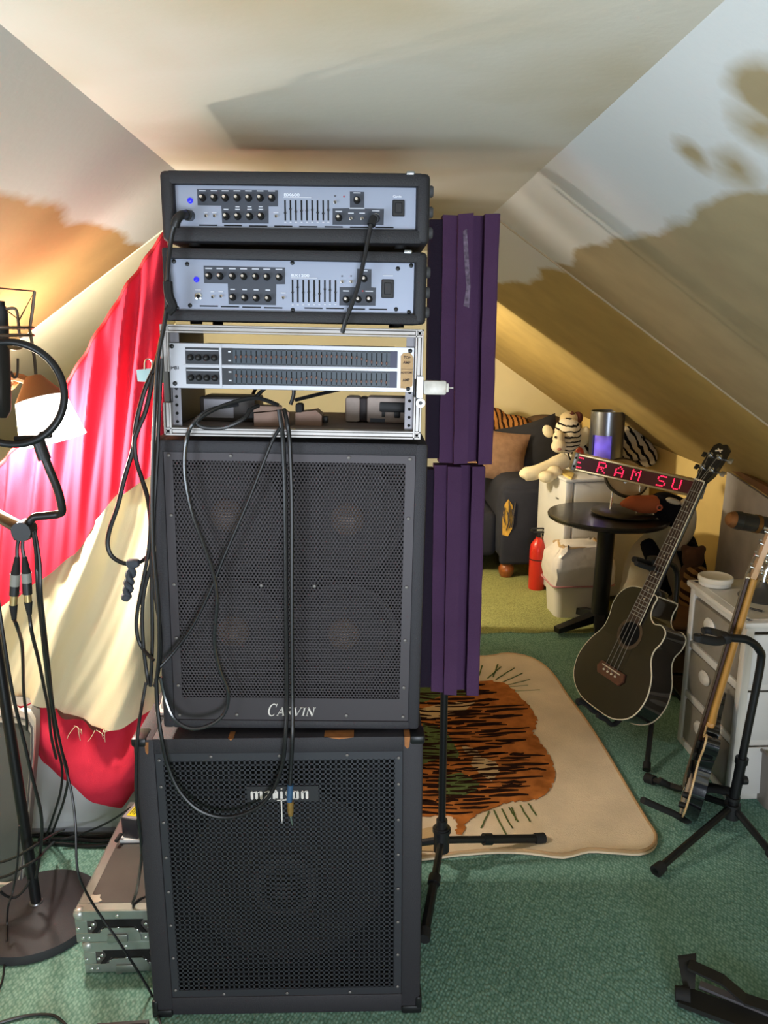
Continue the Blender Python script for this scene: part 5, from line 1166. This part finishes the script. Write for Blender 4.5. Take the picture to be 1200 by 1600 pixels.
# lamp
LC0 = ay(52, 588, 1.99); LC1 = ay(84, 688, 1.97)
ax_ = (LC1 - LC0).normalized()
t = thing('lamp', 'glowing tilted lamp with a white shade, behind the round pop filter', 'lamp', (-1.32, 2.0, 0))
ys_ = V((0, 1, 0)); xs_ = ys_.cross(ax_).normalized(); ys_ = ax_.cross(xs_)
LT = M(((xs_.x, ys_.x, ax_.x, LC0.x), (xs_.y, ys_.y, ax_.y, LC0.y), (xs_.z, ys_.z, ax_.z, LC0.z), (0, 0, 0, 1)))
Ls_ = (LC1 - LC0).length
sd = build(loft([[LT @ V((r * math.cos(2 * math.pi * k / 32), r * math.sin(2 * math.pi * k / 32), z)) for k in range(32)] for r, z in ((.060, Ls_ * .36), (.080, Ls_ * 1.0), (.078, Ls_ * 1.0), (.058, Ls_ * .36))], False), 'shade', mat('lit_shade', '#ffffff', .5, emit=('#f6fbff', 7.0)), t, world=True, label='white glowing shade')
build(loft([[LT @ V((r * math.cos(2 * math.pi * k / 32), r * math.sin(2 * math.pi * k / 32), z)) for k in range(32)] for r, z in ((.018, 0), (.022, .004), (.061, Ls_ * .36), (.058, Ls_ * .36))], False), 'shade_cap', mat('tan_cap', '#a8794a', .5), t, world=True, label='tan cone above the glowing shade')
build(MB().tube(catmull([LC0 + ax_ * .02, LC0 + V((-.05, 0, -.002)), ay(0, 612, 2.0), V((-1.30, 2.0, 1.30)), V((-1.32, 2.0, 1.0)), V((-1.32, 2.0, .02))], 5), .011), 'arm', mat('tan_cap', '#a8794a', .5), t, world=True)
build(MB().lathe([(.13, 0), (.13, .012), (.02, .025), (0, .025)], 32), 'base', DKMETAL, t)

# microphone stand with round base, clamp and boom
bc = az(58, 1420, .03)
t = thing('microphone_stand', 'black round-based microphone stand at the left edge with cables hanging from its boom', 'stand', (bc.x, bc.y, 0))
BASEM = mat('cast_base', '#343338', .62, .1, bump=.2, bscale=300)
build(MB().lathe([(.170, 0), (.172, .004), (.170, .026), (.160, .030), (.03, .046), (.022, .052), (0, .052)], 64), 'base', BASEM, t)
build(MB().lathe([(.017, .045), (.019, .05), (.017, .056), (.0, .056)], 20), 'collar', STEEL, t)
pt_ = ay(-2, 1030, bc.y + .02)
dirp = (pt_ - V((bc.x, bc.y, .05))).normalized(); ptop = V((bc.x, bc.y, .05)) + dirp * 1.02
build(MB().tube([V((bc.x, bc.y, .05)), ptop], .0145, 14), 'pole', DKMETAL, t, world=True)
CLY = 1.42
cl = ay(38, 828, CLY)
build(MB().tube([ptop, ay(-30, 792, CLY + .12), cl], .0125, 12), 'boom', DKMETAL, t, world=True)
build(MB().cyl(cl + V((0, -.016, 0)), cl + V((0, .016, 0)), .018, n=18).box(cl + V((-.004, 0, -.004)), (.03, .026, .03), .006), 'clamp', BLACK, t, world=True)
# pop filter
PF = ay(18, 615, CLY - .04); rpf = 74 * (PF - CAM).length / FPX * .96
t = thing('pop_filter', 'round black mesh pop filter on a gooseneck, before the glowing lamp', 'pop filter', PF)
fx_ = (CAM - PF).normalized(); zz_ = V((.1, -1, .1)).normalized(); xx_ = V((0, 0, 1)).cross(zz_).normalized(); yy_ = zz_.cross(xx_)
PT = M(((xx_.x, yy_.x, zz_.x, PF.x), (xx_.y, yy_.y, zz_.y, PF.y), (xx_.z, yy_.z, zz_.z, PF.z), (0, 0, 0, 1)))
build(MB().tube([PT @ V((rpf * math.cos(2 * math.pi * k / 64), rpf * math.sin(2 * math.pi * k / 64), 0)) for k in range(64)], .0065, 10, True), 'hoop', DKMETAL, t, world=True)
nm_ = bpy.data.materials.new('nylon_mesh'); nm_.use_nodes = True; nt = nm_.node_tree; N = nt.nodes.new
tr_ = N('ShaderNodeBsdfTransparent'); tr_.inputs[0].default_value = (.50, .47, .42, 1); df_ = N('ShaderNodeBsdfDiffuse'); df_.inputs[0].default_value = lin('#3a3632'); mx_ = N('ShaderNodeMixShader'); mx_.inputs[0].default_value = .22
nt.links.new(tr_.outputs[0], mx_.inputs[1]); nt.links.new(df_.outputs[0], mx_.inputs[2]); nt.links.new(mx_.outputs[0], nt.nodes['Material Output'].inputs[0])
for z_ in (-.002,):
    build(MB().poly([PT @ V((rpf * math.cos(2 * math.pi * k / 48), rpf * math.sin(2 * math.pi * k / 48), z_)) for k in range(48)]), 'mesh', nm_, t, world=True)
g0 = ay(62, 692, CLY - .03)
build(MB().cyl(g0 + V((-.004, 0, .012)), g0 + V((.006, 0, -.03)), .011).box(g0 + V((-.018, 0, .008)), (.05, .012, .010), .003).box(g0 + V((.012, 0, .014)), (.02, .014, .012), .003), 'bracket', BLACK, t, world=True)
build(MB().tube(catmull([ay(66, 704, CLY - .03), ay(76, 730, CLY - .03), ay(90, 765, CLY - .02), ay(97, 795, CLY - .01), ay(92, 803, CLY), ay(70, 806, CLY), ay(54, 808, CLY), ay(46, 816, CLY), cl], 6), .0075, 10), 'gooseneck', mat('goose_black', '#1c191a', .4), t, world=True)
# shock mount with condenser microphone
MY = CLY + .08
t = thing('shock_mount', 'grey wire shock mount with elastic cords around the studio microphone', 'shock mount', ay(15, 560, MY))
WIRE = mat('wire_grey', '#6f6258', .35, .6)
for pts in ([(54, 455), (50, 490), (47, 515), (50, 535), (54, 562), (56, 585)], [(8, 483), (22, 482), (27, 490), (30, 520), (32, 528)]):
    build(MB().tube(catmull([ay(a_, b_, MY) for a_, b_ in pts], 4), .0028, 6), 'wire_upright', WIRE, t, world=True)
def hoop(cx, cy, rx, ry, n=28): return [ay(cx, cy, MY) + V((rx * math.cos(2 * math.pi * k / n), rx * math.sin(2 * math.pi * k / n), 0)) for k in range(n)]
for cy_ in (512, 524): build(MB().tube(hoop(0, cy_, .056, 0), .0030, 6, True), 'wire_hoop', WIRE, t, world=True)
build(MB().tube([ay(a_, b_, MY) for a_, b_ in ((-40, 447), (54, 455), (30, 500), (8, 483))], .0016, 6).tube([ay(a_, b_, MY) for a_, b_ in ((28, 495), (30, 520))], .0016, 6), 'elastic_cord', mat('cord_brown', '#5a3a24', .8), t, world=True)
build(MB().tube(catmull([ay(28, 560, MY), ay(27, 585, MY), ay(22, 590, MY), ay(17, 580, MY)], 4), .0022, 6), 'wire_hook', WIRE, t, world=True)
build(MB().ell(ay(24, 540, MY), (.014, .014, .009), 14, 8), 'thumb_nut', mat('tan_nut', '#b08a58', .5), t, world=True)
t = thing('studio_microphone', 'dark side-address studio microphone at the left edge inside the shock mount', 'microphone', ay(2, 645, MY))
build(MB().tube([ay(0, 478, MY), ay(0, 490, MY), ay(2, 600, MY), ay(2, 640, MY), ay(2, 652, MY)], [.010, .014, .017, .017, .010], 20), 'mic_body', mat('mic_dark', '#33373d', .35, .4), t, world=True)
build(MB().tube([ay(0, 470, MY), ay(1, 530, MY)], [.008, .0145], 16), 'mic_collar', DKMETAL, t, world=True)

# framed mirror leaning by the base
PYT, PYB = 2.16, 2.02
c3 = [(-70, 1098), (30, 1103), (48, 1108), (56, 1122), (56, 1160), (44, 1300), (36, 1385), (30, 1398), (10, 1402), (-70, 1396)]
def pan(px, py): f = (py - 1100) / 300; return ay(px, py, PYT + (PYB - PYT) * f)
t = thing('framed_mirror', 'dark glass panel in a rounded silver-grey frame, leaning behind the round stand base', 'mirror', pan(-10, 1402))
oo = [pan(*p) for p in c3]; cc = sum(oo, V()) / len(oo)
build(MB().slab(oo, (.0, .035, .012)), 'back_shell', mat('shell_grey', '#77746f', .5), t, world=True)
mb = MB(); n = len(oo); inn = [p.lerp(cc, .16) for p in oo]; off = V((0, -.010, -.003))
vs_ = oo + [p + off for p in [q.lerp(cc, .02) for q in oo]] + [p + off for p in inn] + inn
mb.add(vs_, [(k * n + i, k * n + (i + 1) % n, (k + 1) * n + (i + 1) % n, (k + 1) * n + i) for k in range(3) for i in range(n)])
build(mb, 'frame', mat('frame_silver', '#c4c1ba', .35, .5), t, world=True)
build(MB().tube([p.lerp(cc, .09) + off * 1.1 for p in oo], .003, 6, True), 'frame_groove', mat('groove_dark', '#4a4a4c', .5), t, world=True)
build(MB().slab([p + V((0, -.003, 0)) for p in inn], (0, .003, 0)), 'glass', mat('dark_glass', '#4a4d4c', .08, spec=.8), t, world=True)

# ------------------------------------------------------------------ flight cases
GREYM = mat('case_metal', '#a9b0ad', .35, .75, vary=.05, vscale=40); CASEB = mat('case_laminate', '#4a4744', .5, vary=.15, vscale=9)
xl = az(113, 1500, .05).x + .012
def flight(z0, label, yaw, dx, top):
    t = thing('flight_case', label, 'flight case', (xl + dx, 1.705, z0), (0, 0, yaw), 'aluminium-edged flight cases')
    w, d, h = .218, .47, .090; kx = .832
    build(MB().bx((.003, .003, .002), (w - .003, d - .003, h - .002)), 'panel', CASEB, t)
    mb = MB()
    for (a_, b_) in (((0, 0, h - .028), (w, .004, h)), ((0, .004, h - .003), (w, .03, h - .0002)), ((.003, .03, h - .003), (.026, d - .03, h - .0002)), ((0, .004, h - .028), (.003, d, h - .0004)), ((w - .026, .03, h - .003), (w, d - .03, h - .0002)), ((.003, d - .03, h - .003), (w, d, h - .0002)),
                     ((0, 0, 0), (w, .004, .026)), ((0, .004, 0), (.003, d, .026)), ((0, .0003, .026), (.03, .004, h - .028)), ((w - .03, .0003, .026), (w, .004, h - .028)), ((0.0003, .004, .026), (.004, .03, h - .028))):
        mb.bx(a_, b_, .001, 1)
    build(mb, 'edge_rail', GREYM, t)
    for x_ in (0, w):
        s_ = 1 if x_ == 0 else -1
        build(MB().box((x_ + s_ * .010, .010, h - .012), (.030, .030, .030), .013, 3), 'ball_corner', mat('ball_steel', '#b9beb9', .4, .6), t)
    dish = [(.058, .066), (.206, .066), (.199, .059), (.197, .050), (.203, .040), (.216, .027), (.200, .027), (.190, .038), (.180, .0465), (.084, .0465), (.074, .038), (.064, .027), (.048, .027), (.061, .040), (.067, .050), (.065, .059)]
    build(MB().prism([(x_ * kx, z_) for x_, z_ in dish], 0, .0012, M.Translation((0, -.0002, 0)) @ FRONT), 'handle_recess', HOLLOW, t)
    ln = [(.068, .004), (.196, .004), (.194, .024), (.186, .036), (.176, .043), (.088, .043), (.078, .036), (.070, .024)]
    lt = build(MB().prism([(x_ * kx, z_) for x_, z_ in ln], .001, .004, M.Translation((0, .001, 0)) @ FRONT), 'latch_plate', GREYM, t)
    build(MB().bx((.080, -.008, .004), (.130, -.003, .026), .002).cyl((.086, -.006, .006), (.086, -.002, .006), .009, n=14), 'latch', mat('latch_steel', '#9ea39f', .35, .8), lt)
    screws(t, [(x_ * kx, -.0005, z_) for x_, z_ in ((.02, .012), (.038, .012), (.054, .052), (.044, .042), (.212, .052), (.222, .042), (.208, .012), (.232, .012), (.128, .076), (.008, .04), (.080, .034), (.184, .034), (.128, .040), (.076, .022), (.188, .022))], .0042, mat('rivet_bright', '#dfe4e0', .25, .8), 'rivet')
    if top:
        r_ = build(MB().bx((.026, .03, h - .002), (w - .026, d - .03, h + .0004)), 'top_panel', CASEB, t)
        cp = [(.026, .03), (.05, .03), (.058, .037), (.05, .045), (.048, .058), (.036, .056), (.026, .058)]
        build(MB().prism(cp, h, h + .0025), 'corner_plate', mat('case_pale', '#cfcabd', .4, .4), t)
    return t
flight(.002, 'lower aluminium-edged flight case on the carpet beside the bass cabinet', rad(1.2), .014, False)
flight(.094, 'upper aluminium-edged flight case with a dark top, stacked on the lower one', 0, 0, True)
cz = .1855
def oncase(px, py): return apl(px, py, (0, 0, cz), (0, 0, 1))
c = oncase(206, 1318)
t = thing('white_pad', 'white rectangular pad at the back of the flight case top', 'pad', (c.x - .035, c.y, cz))
build(MB().bx((0, 0, 0), (.10, .12, .012), .003), 'slab', mat('pad_white', '#d3d8da', .4), t)
build(MB().bx((.0, -.001, .002), (.10, .0, .004)), 'seam', mat('plinth_grey', '#8a8c90', .6), t)
t = thing('power_brick', 'black power brick with a yellow label standing on the white pad', 'power supply', (c.x - .03, c.y + .012, cz + .0125), (0, 0, rad(-14)))
build(MB().bx((0, 0, 0), (.05, .11, .062), .004), 'body', mat('brick_black', '#2a2830', .4), t)
build(MB().bx((.003, .003, .0615), (.047, .107, .0632), .001), 'top_cover', mat('brick_grey', '#8d878c', .4), t)
yl = build(MB().bx((.012, .012, .063), (.04, .085, .0638)), 'yellow_label', mat('label_yellow', '#d8c614', .5), t, label='bright yellow printed label')
mb = MB()
for k in range(4): mb.bx((.016 + .006 * k, .02 + .004 * (k % 2), .0638), (.019 + .006 * k, .07 - .006 * (k % 3), .0641))
build(mb, 'print', mat('label_print', '#5a5410', .6), yl)
build(MB().cyl((.0, -.004, .012), (.0, -.03, .008), .006, n=10), 'cable_strain', RUBBER, t)
# scraps on the ledge of the lower cabinet
q = ay(232, 1145, 1.66)
t = thing('paper_packet', 'crumpled white packet with an orange edge on the bass cabinet ledge', 'packet', (-.49, 1.70, .7285))
build(MB().slab([(0, 0, 0), (.055, -.01, 0), (.06, .0, .05), (.035, .005, .09), (.01, .01, .045)], (-.01, .05, .0)), 'paper', mat('packet_white', '#cfc9c2', .6), t)
build(MB().slab([(.026, -.007, .03), (.044, -.008, .02), (.050, -.002, .075), (.036, .0, .09)], (0, -.002, 0)), 'orange_edge', mat('packet_orange', '#c98a3a', .6), t)
build(MB().bx((-.005, -.02, 0), (.06, .04, .008), .002), 'flap', mat('packet_white', '#cfc9c2', .6), t)

# ------------------------------------------------------------------ cables
def cable(label, pts, r=.0042, name='cable', group=None, m=CABLE, n=5, zmin=None):
    w = [ay(*p) for p in pts]
    return single(MB().tube(catmull(w, n), r, 8), name, m, label, 'cable', group)
YF = 1.555
def root_cable(label, pts, r=.0042, loc=None):
    w = [ay(*p) for p in pts]; t = thing('cable', label, 'cable', min(w, key=lambda q: q.z)); build(MB().tube(catmull(w, 5), r, 8), 'cord', CABLE, t, world=True); return t
# instrument cable into the topmost head
t = root_cable('black cable plugged into the left jack of the topmost head, falling down its left side', [(277, 345, 1.53), (271, 358, 1.535), (266, 385, 1.54), (262, 430, 1.54), (261, 470, 1.545), (257, 505, 1.545), (247, 560, 1.545), (243, 620, 1.545), (240, 690, 1.55), (238, 780, 1.55), (240, 860, 1.55), (247, 940, 1.55), (249, 1010, 1.55), (245, 1060, 1.55), (241, 1072, 1.55)])
build(MB().tube(catmull([ay(292, 336, 1.572), ay(284, 336, 1.545), ay(277, 342, 1.535), ay(273, 354, 1.535)], 4), .0085, 10).cyl(ay(297, 337, 1.586), ay(292, 336, 1.565), .010), 'angled_plug', BLACK, t, world=True)
build(MB().tube(catmull([ay(262, 440, 1.535), ay(264, 462, 1.535), ay(270, 478, 1.54), ay(262, 488, 1.54)], 4), .009, 8), 'cable_tie', RUBBER, t, world=True)
t = root_cable('black cable plugged into the right jack of the topmost head and hanging behind the rack', [(580, 350, 1.55), (576, 368, 1.552), (570, 400, 1.553), (561, 440, 1.553), (550, 475, 1.555), (541, 498, 1.558), (535, 520, 1.563)])
build(MB().cyl(ay(587, 341, 1.588), ay(584, 342, 1.555), .0085).tube([ay(584, 340, 1.556), ay(580, 352, 1.55)], .008), 'angled_plug', BLACK, t, world=True)
# the two cords down the front
cable('left of two straight black cords down the front, ending in a loop', [(436, 640, 1.56), (440, 668, 1.558), (443, 700, 1.565), (446, 800, 1.565), (447, 950, 1.565), (448, 1090, 1.565), (446, 1150, 1.548), (440, 1200, 1.55), (420, 1245, 1.55), (390, 1268, 1.55), (350, 1277, 1.55), (310, 1265, 1.55), (280, 1235, 1.55), (262, 1195, 1.55), (252, 1150, 1.545), (246, 1105, 1.55), (244, 1060, 1.55)], .0046)
t = root_cable('right one of two straight black cords down the front, its end taped blue', [(444, 640, 1.575), (449, 662, 1.556), (453, 700, 1.563), (456, 800, 1.563), (456, 950, 1.563), (457, 1090, 1.563), (457, 1150, 1.546), (455, 1195, 1.552), (453, 1228, 1.552)], .0046)
build(MB().tube([ay(454, 1226, 1.552), ay(452, 1252, 1.552)], .0066, 12), 'blue_sleeve', mat('blue_tape', '#34587c', .5), t, world=True, label='blue taped sleeve')
build(MB().tube([ay(454, 1252, 1.552), ay(454, 1268, 1.552), ay(454, 1274, 1.552)], [.0072, .0070, .0050], 12), 'jack_plug', mat('brass_plug', '#a8844a', .4, .5), t, world=True, label='brass-coloured plug')
build(MB().tube([ay(454, 1273, 1.552), ay(456, 1284, 1.552), ay(457, 1290, 1.552)], [.0032, .0026, .001], 10), 'plug_tip', STEEL, t, world=True)
# loops in front
cable('glossy black cord looping out of the rack and swinging over the upper grille', [(372, 632, 1.60), (330, 640, 1.57), (303, 660, 1.553), (291, 690, 1.562), (289, 740, 1.562), (300, 800, 1.562), (318, 850, 1.562), (333, 895, 1.562), (339, 940, 1.562), (335, 1000, 1.562), (343, 1045, 1.562), (356, 1080, 1.562), (352, 1112, 1.558), (330, 1132, 1.545), (298, 1138, 1.54), (272, 1122, 1.545), (258, 1090, 1.55), (251, 1058, 1.55)], .0042, m=mat('glossy_cable', '#2a2a2e', .18, spec=.9))
cable('thin black cord slanting from the rack across the upper grille to the left', [(438, 668, 1.556), (425, 690, 1.563), (405, 740, 1.563), (385, 790, 1.564), (350, 870, 1.564), (330, 920, 1.564), (300, 980, 1.564), (272, 1018, 1.562), (250, 1042, 1.555)], .0036)
cable('coil of black cord lying at the front of the rack shelf', [(435, 633, 1.62), (400, 622, 1.60), (360, 630, 1.58), (325, 645, 1.56), (308, 660, 1.555), (320, 668, 1.556), (350, 668, 1.56), (380, 655, 1.57), (392, 640, 1.585), (404, 634, 1.60)], .0042)
cable('black cord arching between the brown plugs in the rack', [(400, 620, 1.64), (420, 602, 1.63), (442, 595, 1.625), (456, 600, 1.625), (459, 615, 1.625), (454, 632, 1.625)], .004)
cable('black cord running right from the plugs behind the pale device in the rack', [(462, 625, 1.65), (490, 618, 1.68), (520, 611, 1.72), (545, 605, 1.80)], .004)
cable('black cord crossing the back of the open rack', [(405, 594, 1.9), (400, 606, 1.88), (392, 622, 1.86)], .004)
# bundle left of the stack
G = 'black cords bundled down the left side of the stack'
for lab, pts in (('outermost cord of the left bundle, bulging out over the cream cloth', [(240, 700, 1.6), (236, 800, 1.6), (232, 860, 1.6), (222, 915, 1.6), (214, 960, 1.6), (214, 990, 1.6), (222, 1012, 1.6), (240, 1032, 1.58)]),
                 ('second cord of the left bundle, bowing beside the outermost', [(244, 650, 1.6), (240, 780, 1.6), (237, 870, 1.6), (226, 920, 1.6), (222, 960, 1.6), (224, 1010, 1.6), (229, 1050, 1.6), (232, 1070, 1.59)]),
                 ('cord of the left bundle pressed against the upper cabinet edge', [(252, 560, 1.56), (246, 700, 1.565), (240, 820, 1.565), (242, 920, 1.565), (250, 980, 1.56), (250, 1030, 1.56), (243, 1068, 1.56)]),
                 ('straight cord of the left bundle running behind the others', [(250, 620, 1.62), (240, 760, 1.61), (237, 900, 1.60), (238, 1000, 1.60), (235, 1072, 1.60)])):
    cable(lab, pts, .0042, group=G)
cable('thick black cord in a long hanging loop over the red cloth, tied at the bottom', [(252, 530, 1.66), (243, 570, 1.66), (226, 610, 1.66), (213, 660, 1.66), (208, 700, 1.66), (195, 745, 1.66), (184, 790, 1.66), (172, 825, 1.66), (168, 850, 1.66), (174, 868, 1.66), (190, 879, 1.66), (207, 881, 1.66), (222, 876, 1.66), (236, 864, 1.64)], .0050)
cable('black cord crossing the hanging loop above the cream cloth', [(240, 585, 1.655), (228, 640, 1.655), (216, 670, 1.655), (210, 690, 1.655), (213, 720, 1.655), (222, 750, 1.65), (232, 785, 1.64), (238, 850, 1.62)], .0050)
tw = [V((0, 0, 0))]; wp = [(208, 880), (205, 895), (202, 908), (201, 918), (198, 930), (197, 935)]
t = thing('cable_tie', 'twisted dark fabric tie dangling from the hanging cord loop', 'tie', ay(197, 936, 1.655))
mb = MB()
for ph in (0, math.pi):
    path = catmull([ay(a_, b_, 1.655) for a_, b_ in wp], 6); mb.tube([p + V((.006 * math.cos(i * .5 + ph), .006 * math.sin(i * .5 + ph), 0)) for i, p in enumerate(path)], .0062, 8)
build(mb, 'twisted_strap', mat('tie_grey', '#4a505a', .7), t, world=True)
build(MB().box(ay(208, 880, 1.652), (.028, .02, .018), .006), 'knot', mat('tie_grey', '#4a505a', .7), t, world=True)
build(MB().ell(ay(197, 933, 1.65), (.010, .010, .010), 12, 8), 'tie_tip', mat('tie_grey', '#4a505a', .7), t, world=True)
cable('thin black cord running down beside the bass cabinet to the flight case', [(228, 1066, 1.59), (222, 1100, 1.58), (216, 1140, 1.545), (213, 1190, 1.545), (213, 1250, 1.545), (219, 1300, 1.56), (221, 1340, 1.60), (214, 1390, 1.70), (207, 1412, 1.72), (216, 1406, 1.74), (232, 1400, 1.76)], .0036)
cable('thin cord curling on the flight case top', [(186, 1322, 2.02), (170, 1345, 1.92), (166, 1362, 1.87), (180, 1385, 1.81), (205, 1400, 1.77), (228, 1404, 1.75)], .0028)
# from the boom
G2 = 'cords dropping from the boom clamp'
def xlr(pts_top, body, tail, label):
    w = [ay(*p) for p in pts_top]; t = thing('xlr_cable', label, 'cable', ay(*tail[-1]), group='joined microphone cables')
    build(MB().tube(catmull(w, 4), .0036, 8), 'upper_cord', CABLE, t, world=True)
    b = [ay(*p) for p in body]
    build(MB().tube([b[0], b[1]], [.0045, .0085], 14), 'boot', RUBBER, t, world=True); build(MB().tube([b[1], b[2]], .0090, 14), 'grey_sleeve', mat('sleeve_grey', '#8a8a84', .5), t, world=True, label='grey sleeve')
    build(MB().tube([b[2], b[3]], .0088, 14), 'connector', BLACK, t, world=True); build(MB().tube([b[3], b[4]], .0070, 14), 'brass_collar', mat('collar_brass', '#b09a6a', .35, .7), t, world=True)
    build(MB().tube([b[4], b[5]], [.0078, .0045], 14), 'lower_boot', RUBBER, t, world=True)
    build(MB().tube(catmull([b[5]] + [ay(*p) for p in tail], 5), .0036, 8), 'lower_cord', CABLE, t, world=True)
C_ = CLY
xlr([(30, 838, C_), (27, 855, C_), (27, 872, C_)], [(27, 870, C_), (24, 897, C_), (23, 915, C_), (22, 930, C_), (21, 945, C_), (22, 968, C_)], [(27, 980, C_), (34, 1005, C_ + .1), (36, 1040, C_ + .2), (37, 1080, C_ + .3), (42, 1125, C_ + .36), (42, 1140, C_ + .38)], 'left of two joined microphone cables hanging under the boom clamp')
xlr([(36, 840, C_), (35, 855, C_), (38, 872, C_)], [(38, 870, C_), (41, 895, C_), (42, 910, C_), (43, 928, C_), (44, 940, C_), (46, 960, C_)], [(50, 990, C_), (60, 1030, C_ + .1), (68, 1070, C_ + .2), (76, 1110, C_ + .3), (80, 1150, C_ + .36), (88, 1185, C_ + .42)], 'right of two joined microphone cables hanging under the boom clamp')
cable('black cord from the clamp falling past the mirror and curving to the floor', [(50, 826, C_), (56, 860, C_), (59, 920, C_), (64, 970, C_ + .05), (70, 1030, C_ + .15), (78, 1090, C_ + .3), (88, 1160, C_ + .45), (97, 1200, C_ + .52), (94, 1240, C_ + .6), (80, 1285, C_ + .75), (70, 1312, C_ + .79)], .0036, group=G2)
cable('black cord from the clamp sweeping down in front of the white cabinet', [(54, 828, C_), (62, 880, C_), (64, 930, C_), (70, 985, C_ + .05), (76, 1040, C_ + .15), (84, 1110, C_ + .3), (96, 1170, C_ + .45), (106, 1210, C_ + .5), (100, 1250, C_ + .62), (84, 1295, C_ + .78), (76, 1316, C_ + .79)], .0036, group=G2)
w = [ay(52, 830, C_ - .02), ay(60, 900, C_), ay(68, 1000, C_ + .05), ay(80, 1090, C_ + .15), ay(98, 1180, C_ + .22), ay(112, 1240, C_ + .22), ay(118, 1290, C_ + .20), ay(120, 1350, C_ + .18), ay(128, 1380, C_ + .18), ay(150, 1420, 1.63), ay(190, 1478, 1.62), az(236, 1552, .006)]
t = thing('cable', 'longest thin black cord from the boom clamp, crossing the flight cases to the cabinet foot', 'cable', w[-1], group=G2)
build(MB().tube(catmull(w + [az(245, 1580, .006), az(252, 1605, .006)], 5), .0030, 8), 'cord', CABLE, t, world=True)
cable('thick black cord running along the stand pole past the mirror', [(-4, 930, 1.75), (6, 1000, 1.75), (20, 1085, 1.76), (38, 1160, 1.78), (52, 1220, 1.80), (64, 1270, 1.83), (65, 1310, 1.86), (60, 1350, 1.88), (56, 1372, 1.88)], .0044)
def floor_cable(label, pts, r=.0042, **k): return single(MB().tube(catmull([az(x, y, r + .002 + h) for x, y, h in pts], 5), r, 8), 'cable', CABLE, label, 'cable', **k)
G3 = 'cords lying along the foot of the white cabinet'
for lab, pts in (('upper black cord lying along the foot of the white cabinet', [(50, 1306, .0), (90, 1303, 0), (130, 1308, 0), (170, 1306, .0), (215, 1300, .0)]), ('lower black cord lying in front of the white cabinet', [(40, 1318, .0), (90, 1318, 0), (140, 1322, 0), (180, 1318, 0), (200, 1314, 0)]), ('grey-lit black cord lying between two others by the cabinet', [(60, 1312, .004), (110, 1311, .004), (150, 1314, .004), (190, 1311, .004)])):
    floor_cable(lab, pts, .006, group=G3)
cable('black cord rising from the white cabinet foot to the yellow-labelled brick', [(96, 1312, 2.20), (130, 1302, 2.20), (165, 1287, 2.18), (190, 1272, 2.12), (204, 1262, 2.06)], .0034)
cable('upper grey-black cord passing across the mirror and stand pole', [(-12, 1350, 1.86), (12, 1344, 1.86), (34, 1334, 1.85), (60, 1318, 1.86), (90, 1300, 2.0), (100, 1296, 2.14)], .0038)
cable('lower grey-black cord passing across the mirror and stand pole', [(-12, 1374, 1.84), (12, 1368, 1.84), (34, 1356, 1.83), (58, 1342, 1.84), (74, 1325, 1.95), (84, 1316, 2.12)], .0038)
cable('cord sagging from the mirror foot round the stand pole', [(0, 1392, 1.84), (10, 1400, 1.85), (24, 1402, 1.86), (38, 1390, 1.87), (46, 1375, 1.88)], .0038)
w = [ay(30, 1290, 1.80), ay(27, 1350, 1.80), ay(20, 1392, 1.80), ay(13, 1415, 1.78)] + [az(x, y, .05) for x, y in ((11, 1440),)] + [az(10, 1470, .035), az(8, 1492, .006), az(4, 1530, .006), az(-8, 1560, .006)]
single(MB().tube(catmull(w, 5), .0028, 8), 'cable', CABLE, 'thin black cord falling over the round stand base onto the carpet', 'cable')
floor_cable('black cord curling on the carpet at the lower left corner', [(-20, 1604, 0), (20, 1592, 0), (50, 1586, 0), (80, 1586, 0), (95, 1594, 0), (104, 1606, 0), (100, 1630, 0)], .0036)
p0 = az(152, 1599, .03); p1 = az(233, 1593, .03)
t = thing('floor_pedal', 'corner of a dark flat pedal board at the bottom edge of the picture', 'pedal', (p0.x, p0.y - .2, 0))
build(MB().slab([p0, p1, p1 + V((.0, -.22, 0)), p0 + V((-.0, -.22, 0))], (0, 0, -.028)), 'plate', mat('pedal_grey', '#4a4a4c', .6, .3), t, world=True)
build(MB().slab([p0 + V((.005, -.01, .002)), p1 + V((-.005, -.01, .002)), p1 + V((-.005, -.21, .002)), p0 + V((.005, -.21, .002))], (0, 0, -.002)), 'rubber_mat', RUBBER, t, world=True)
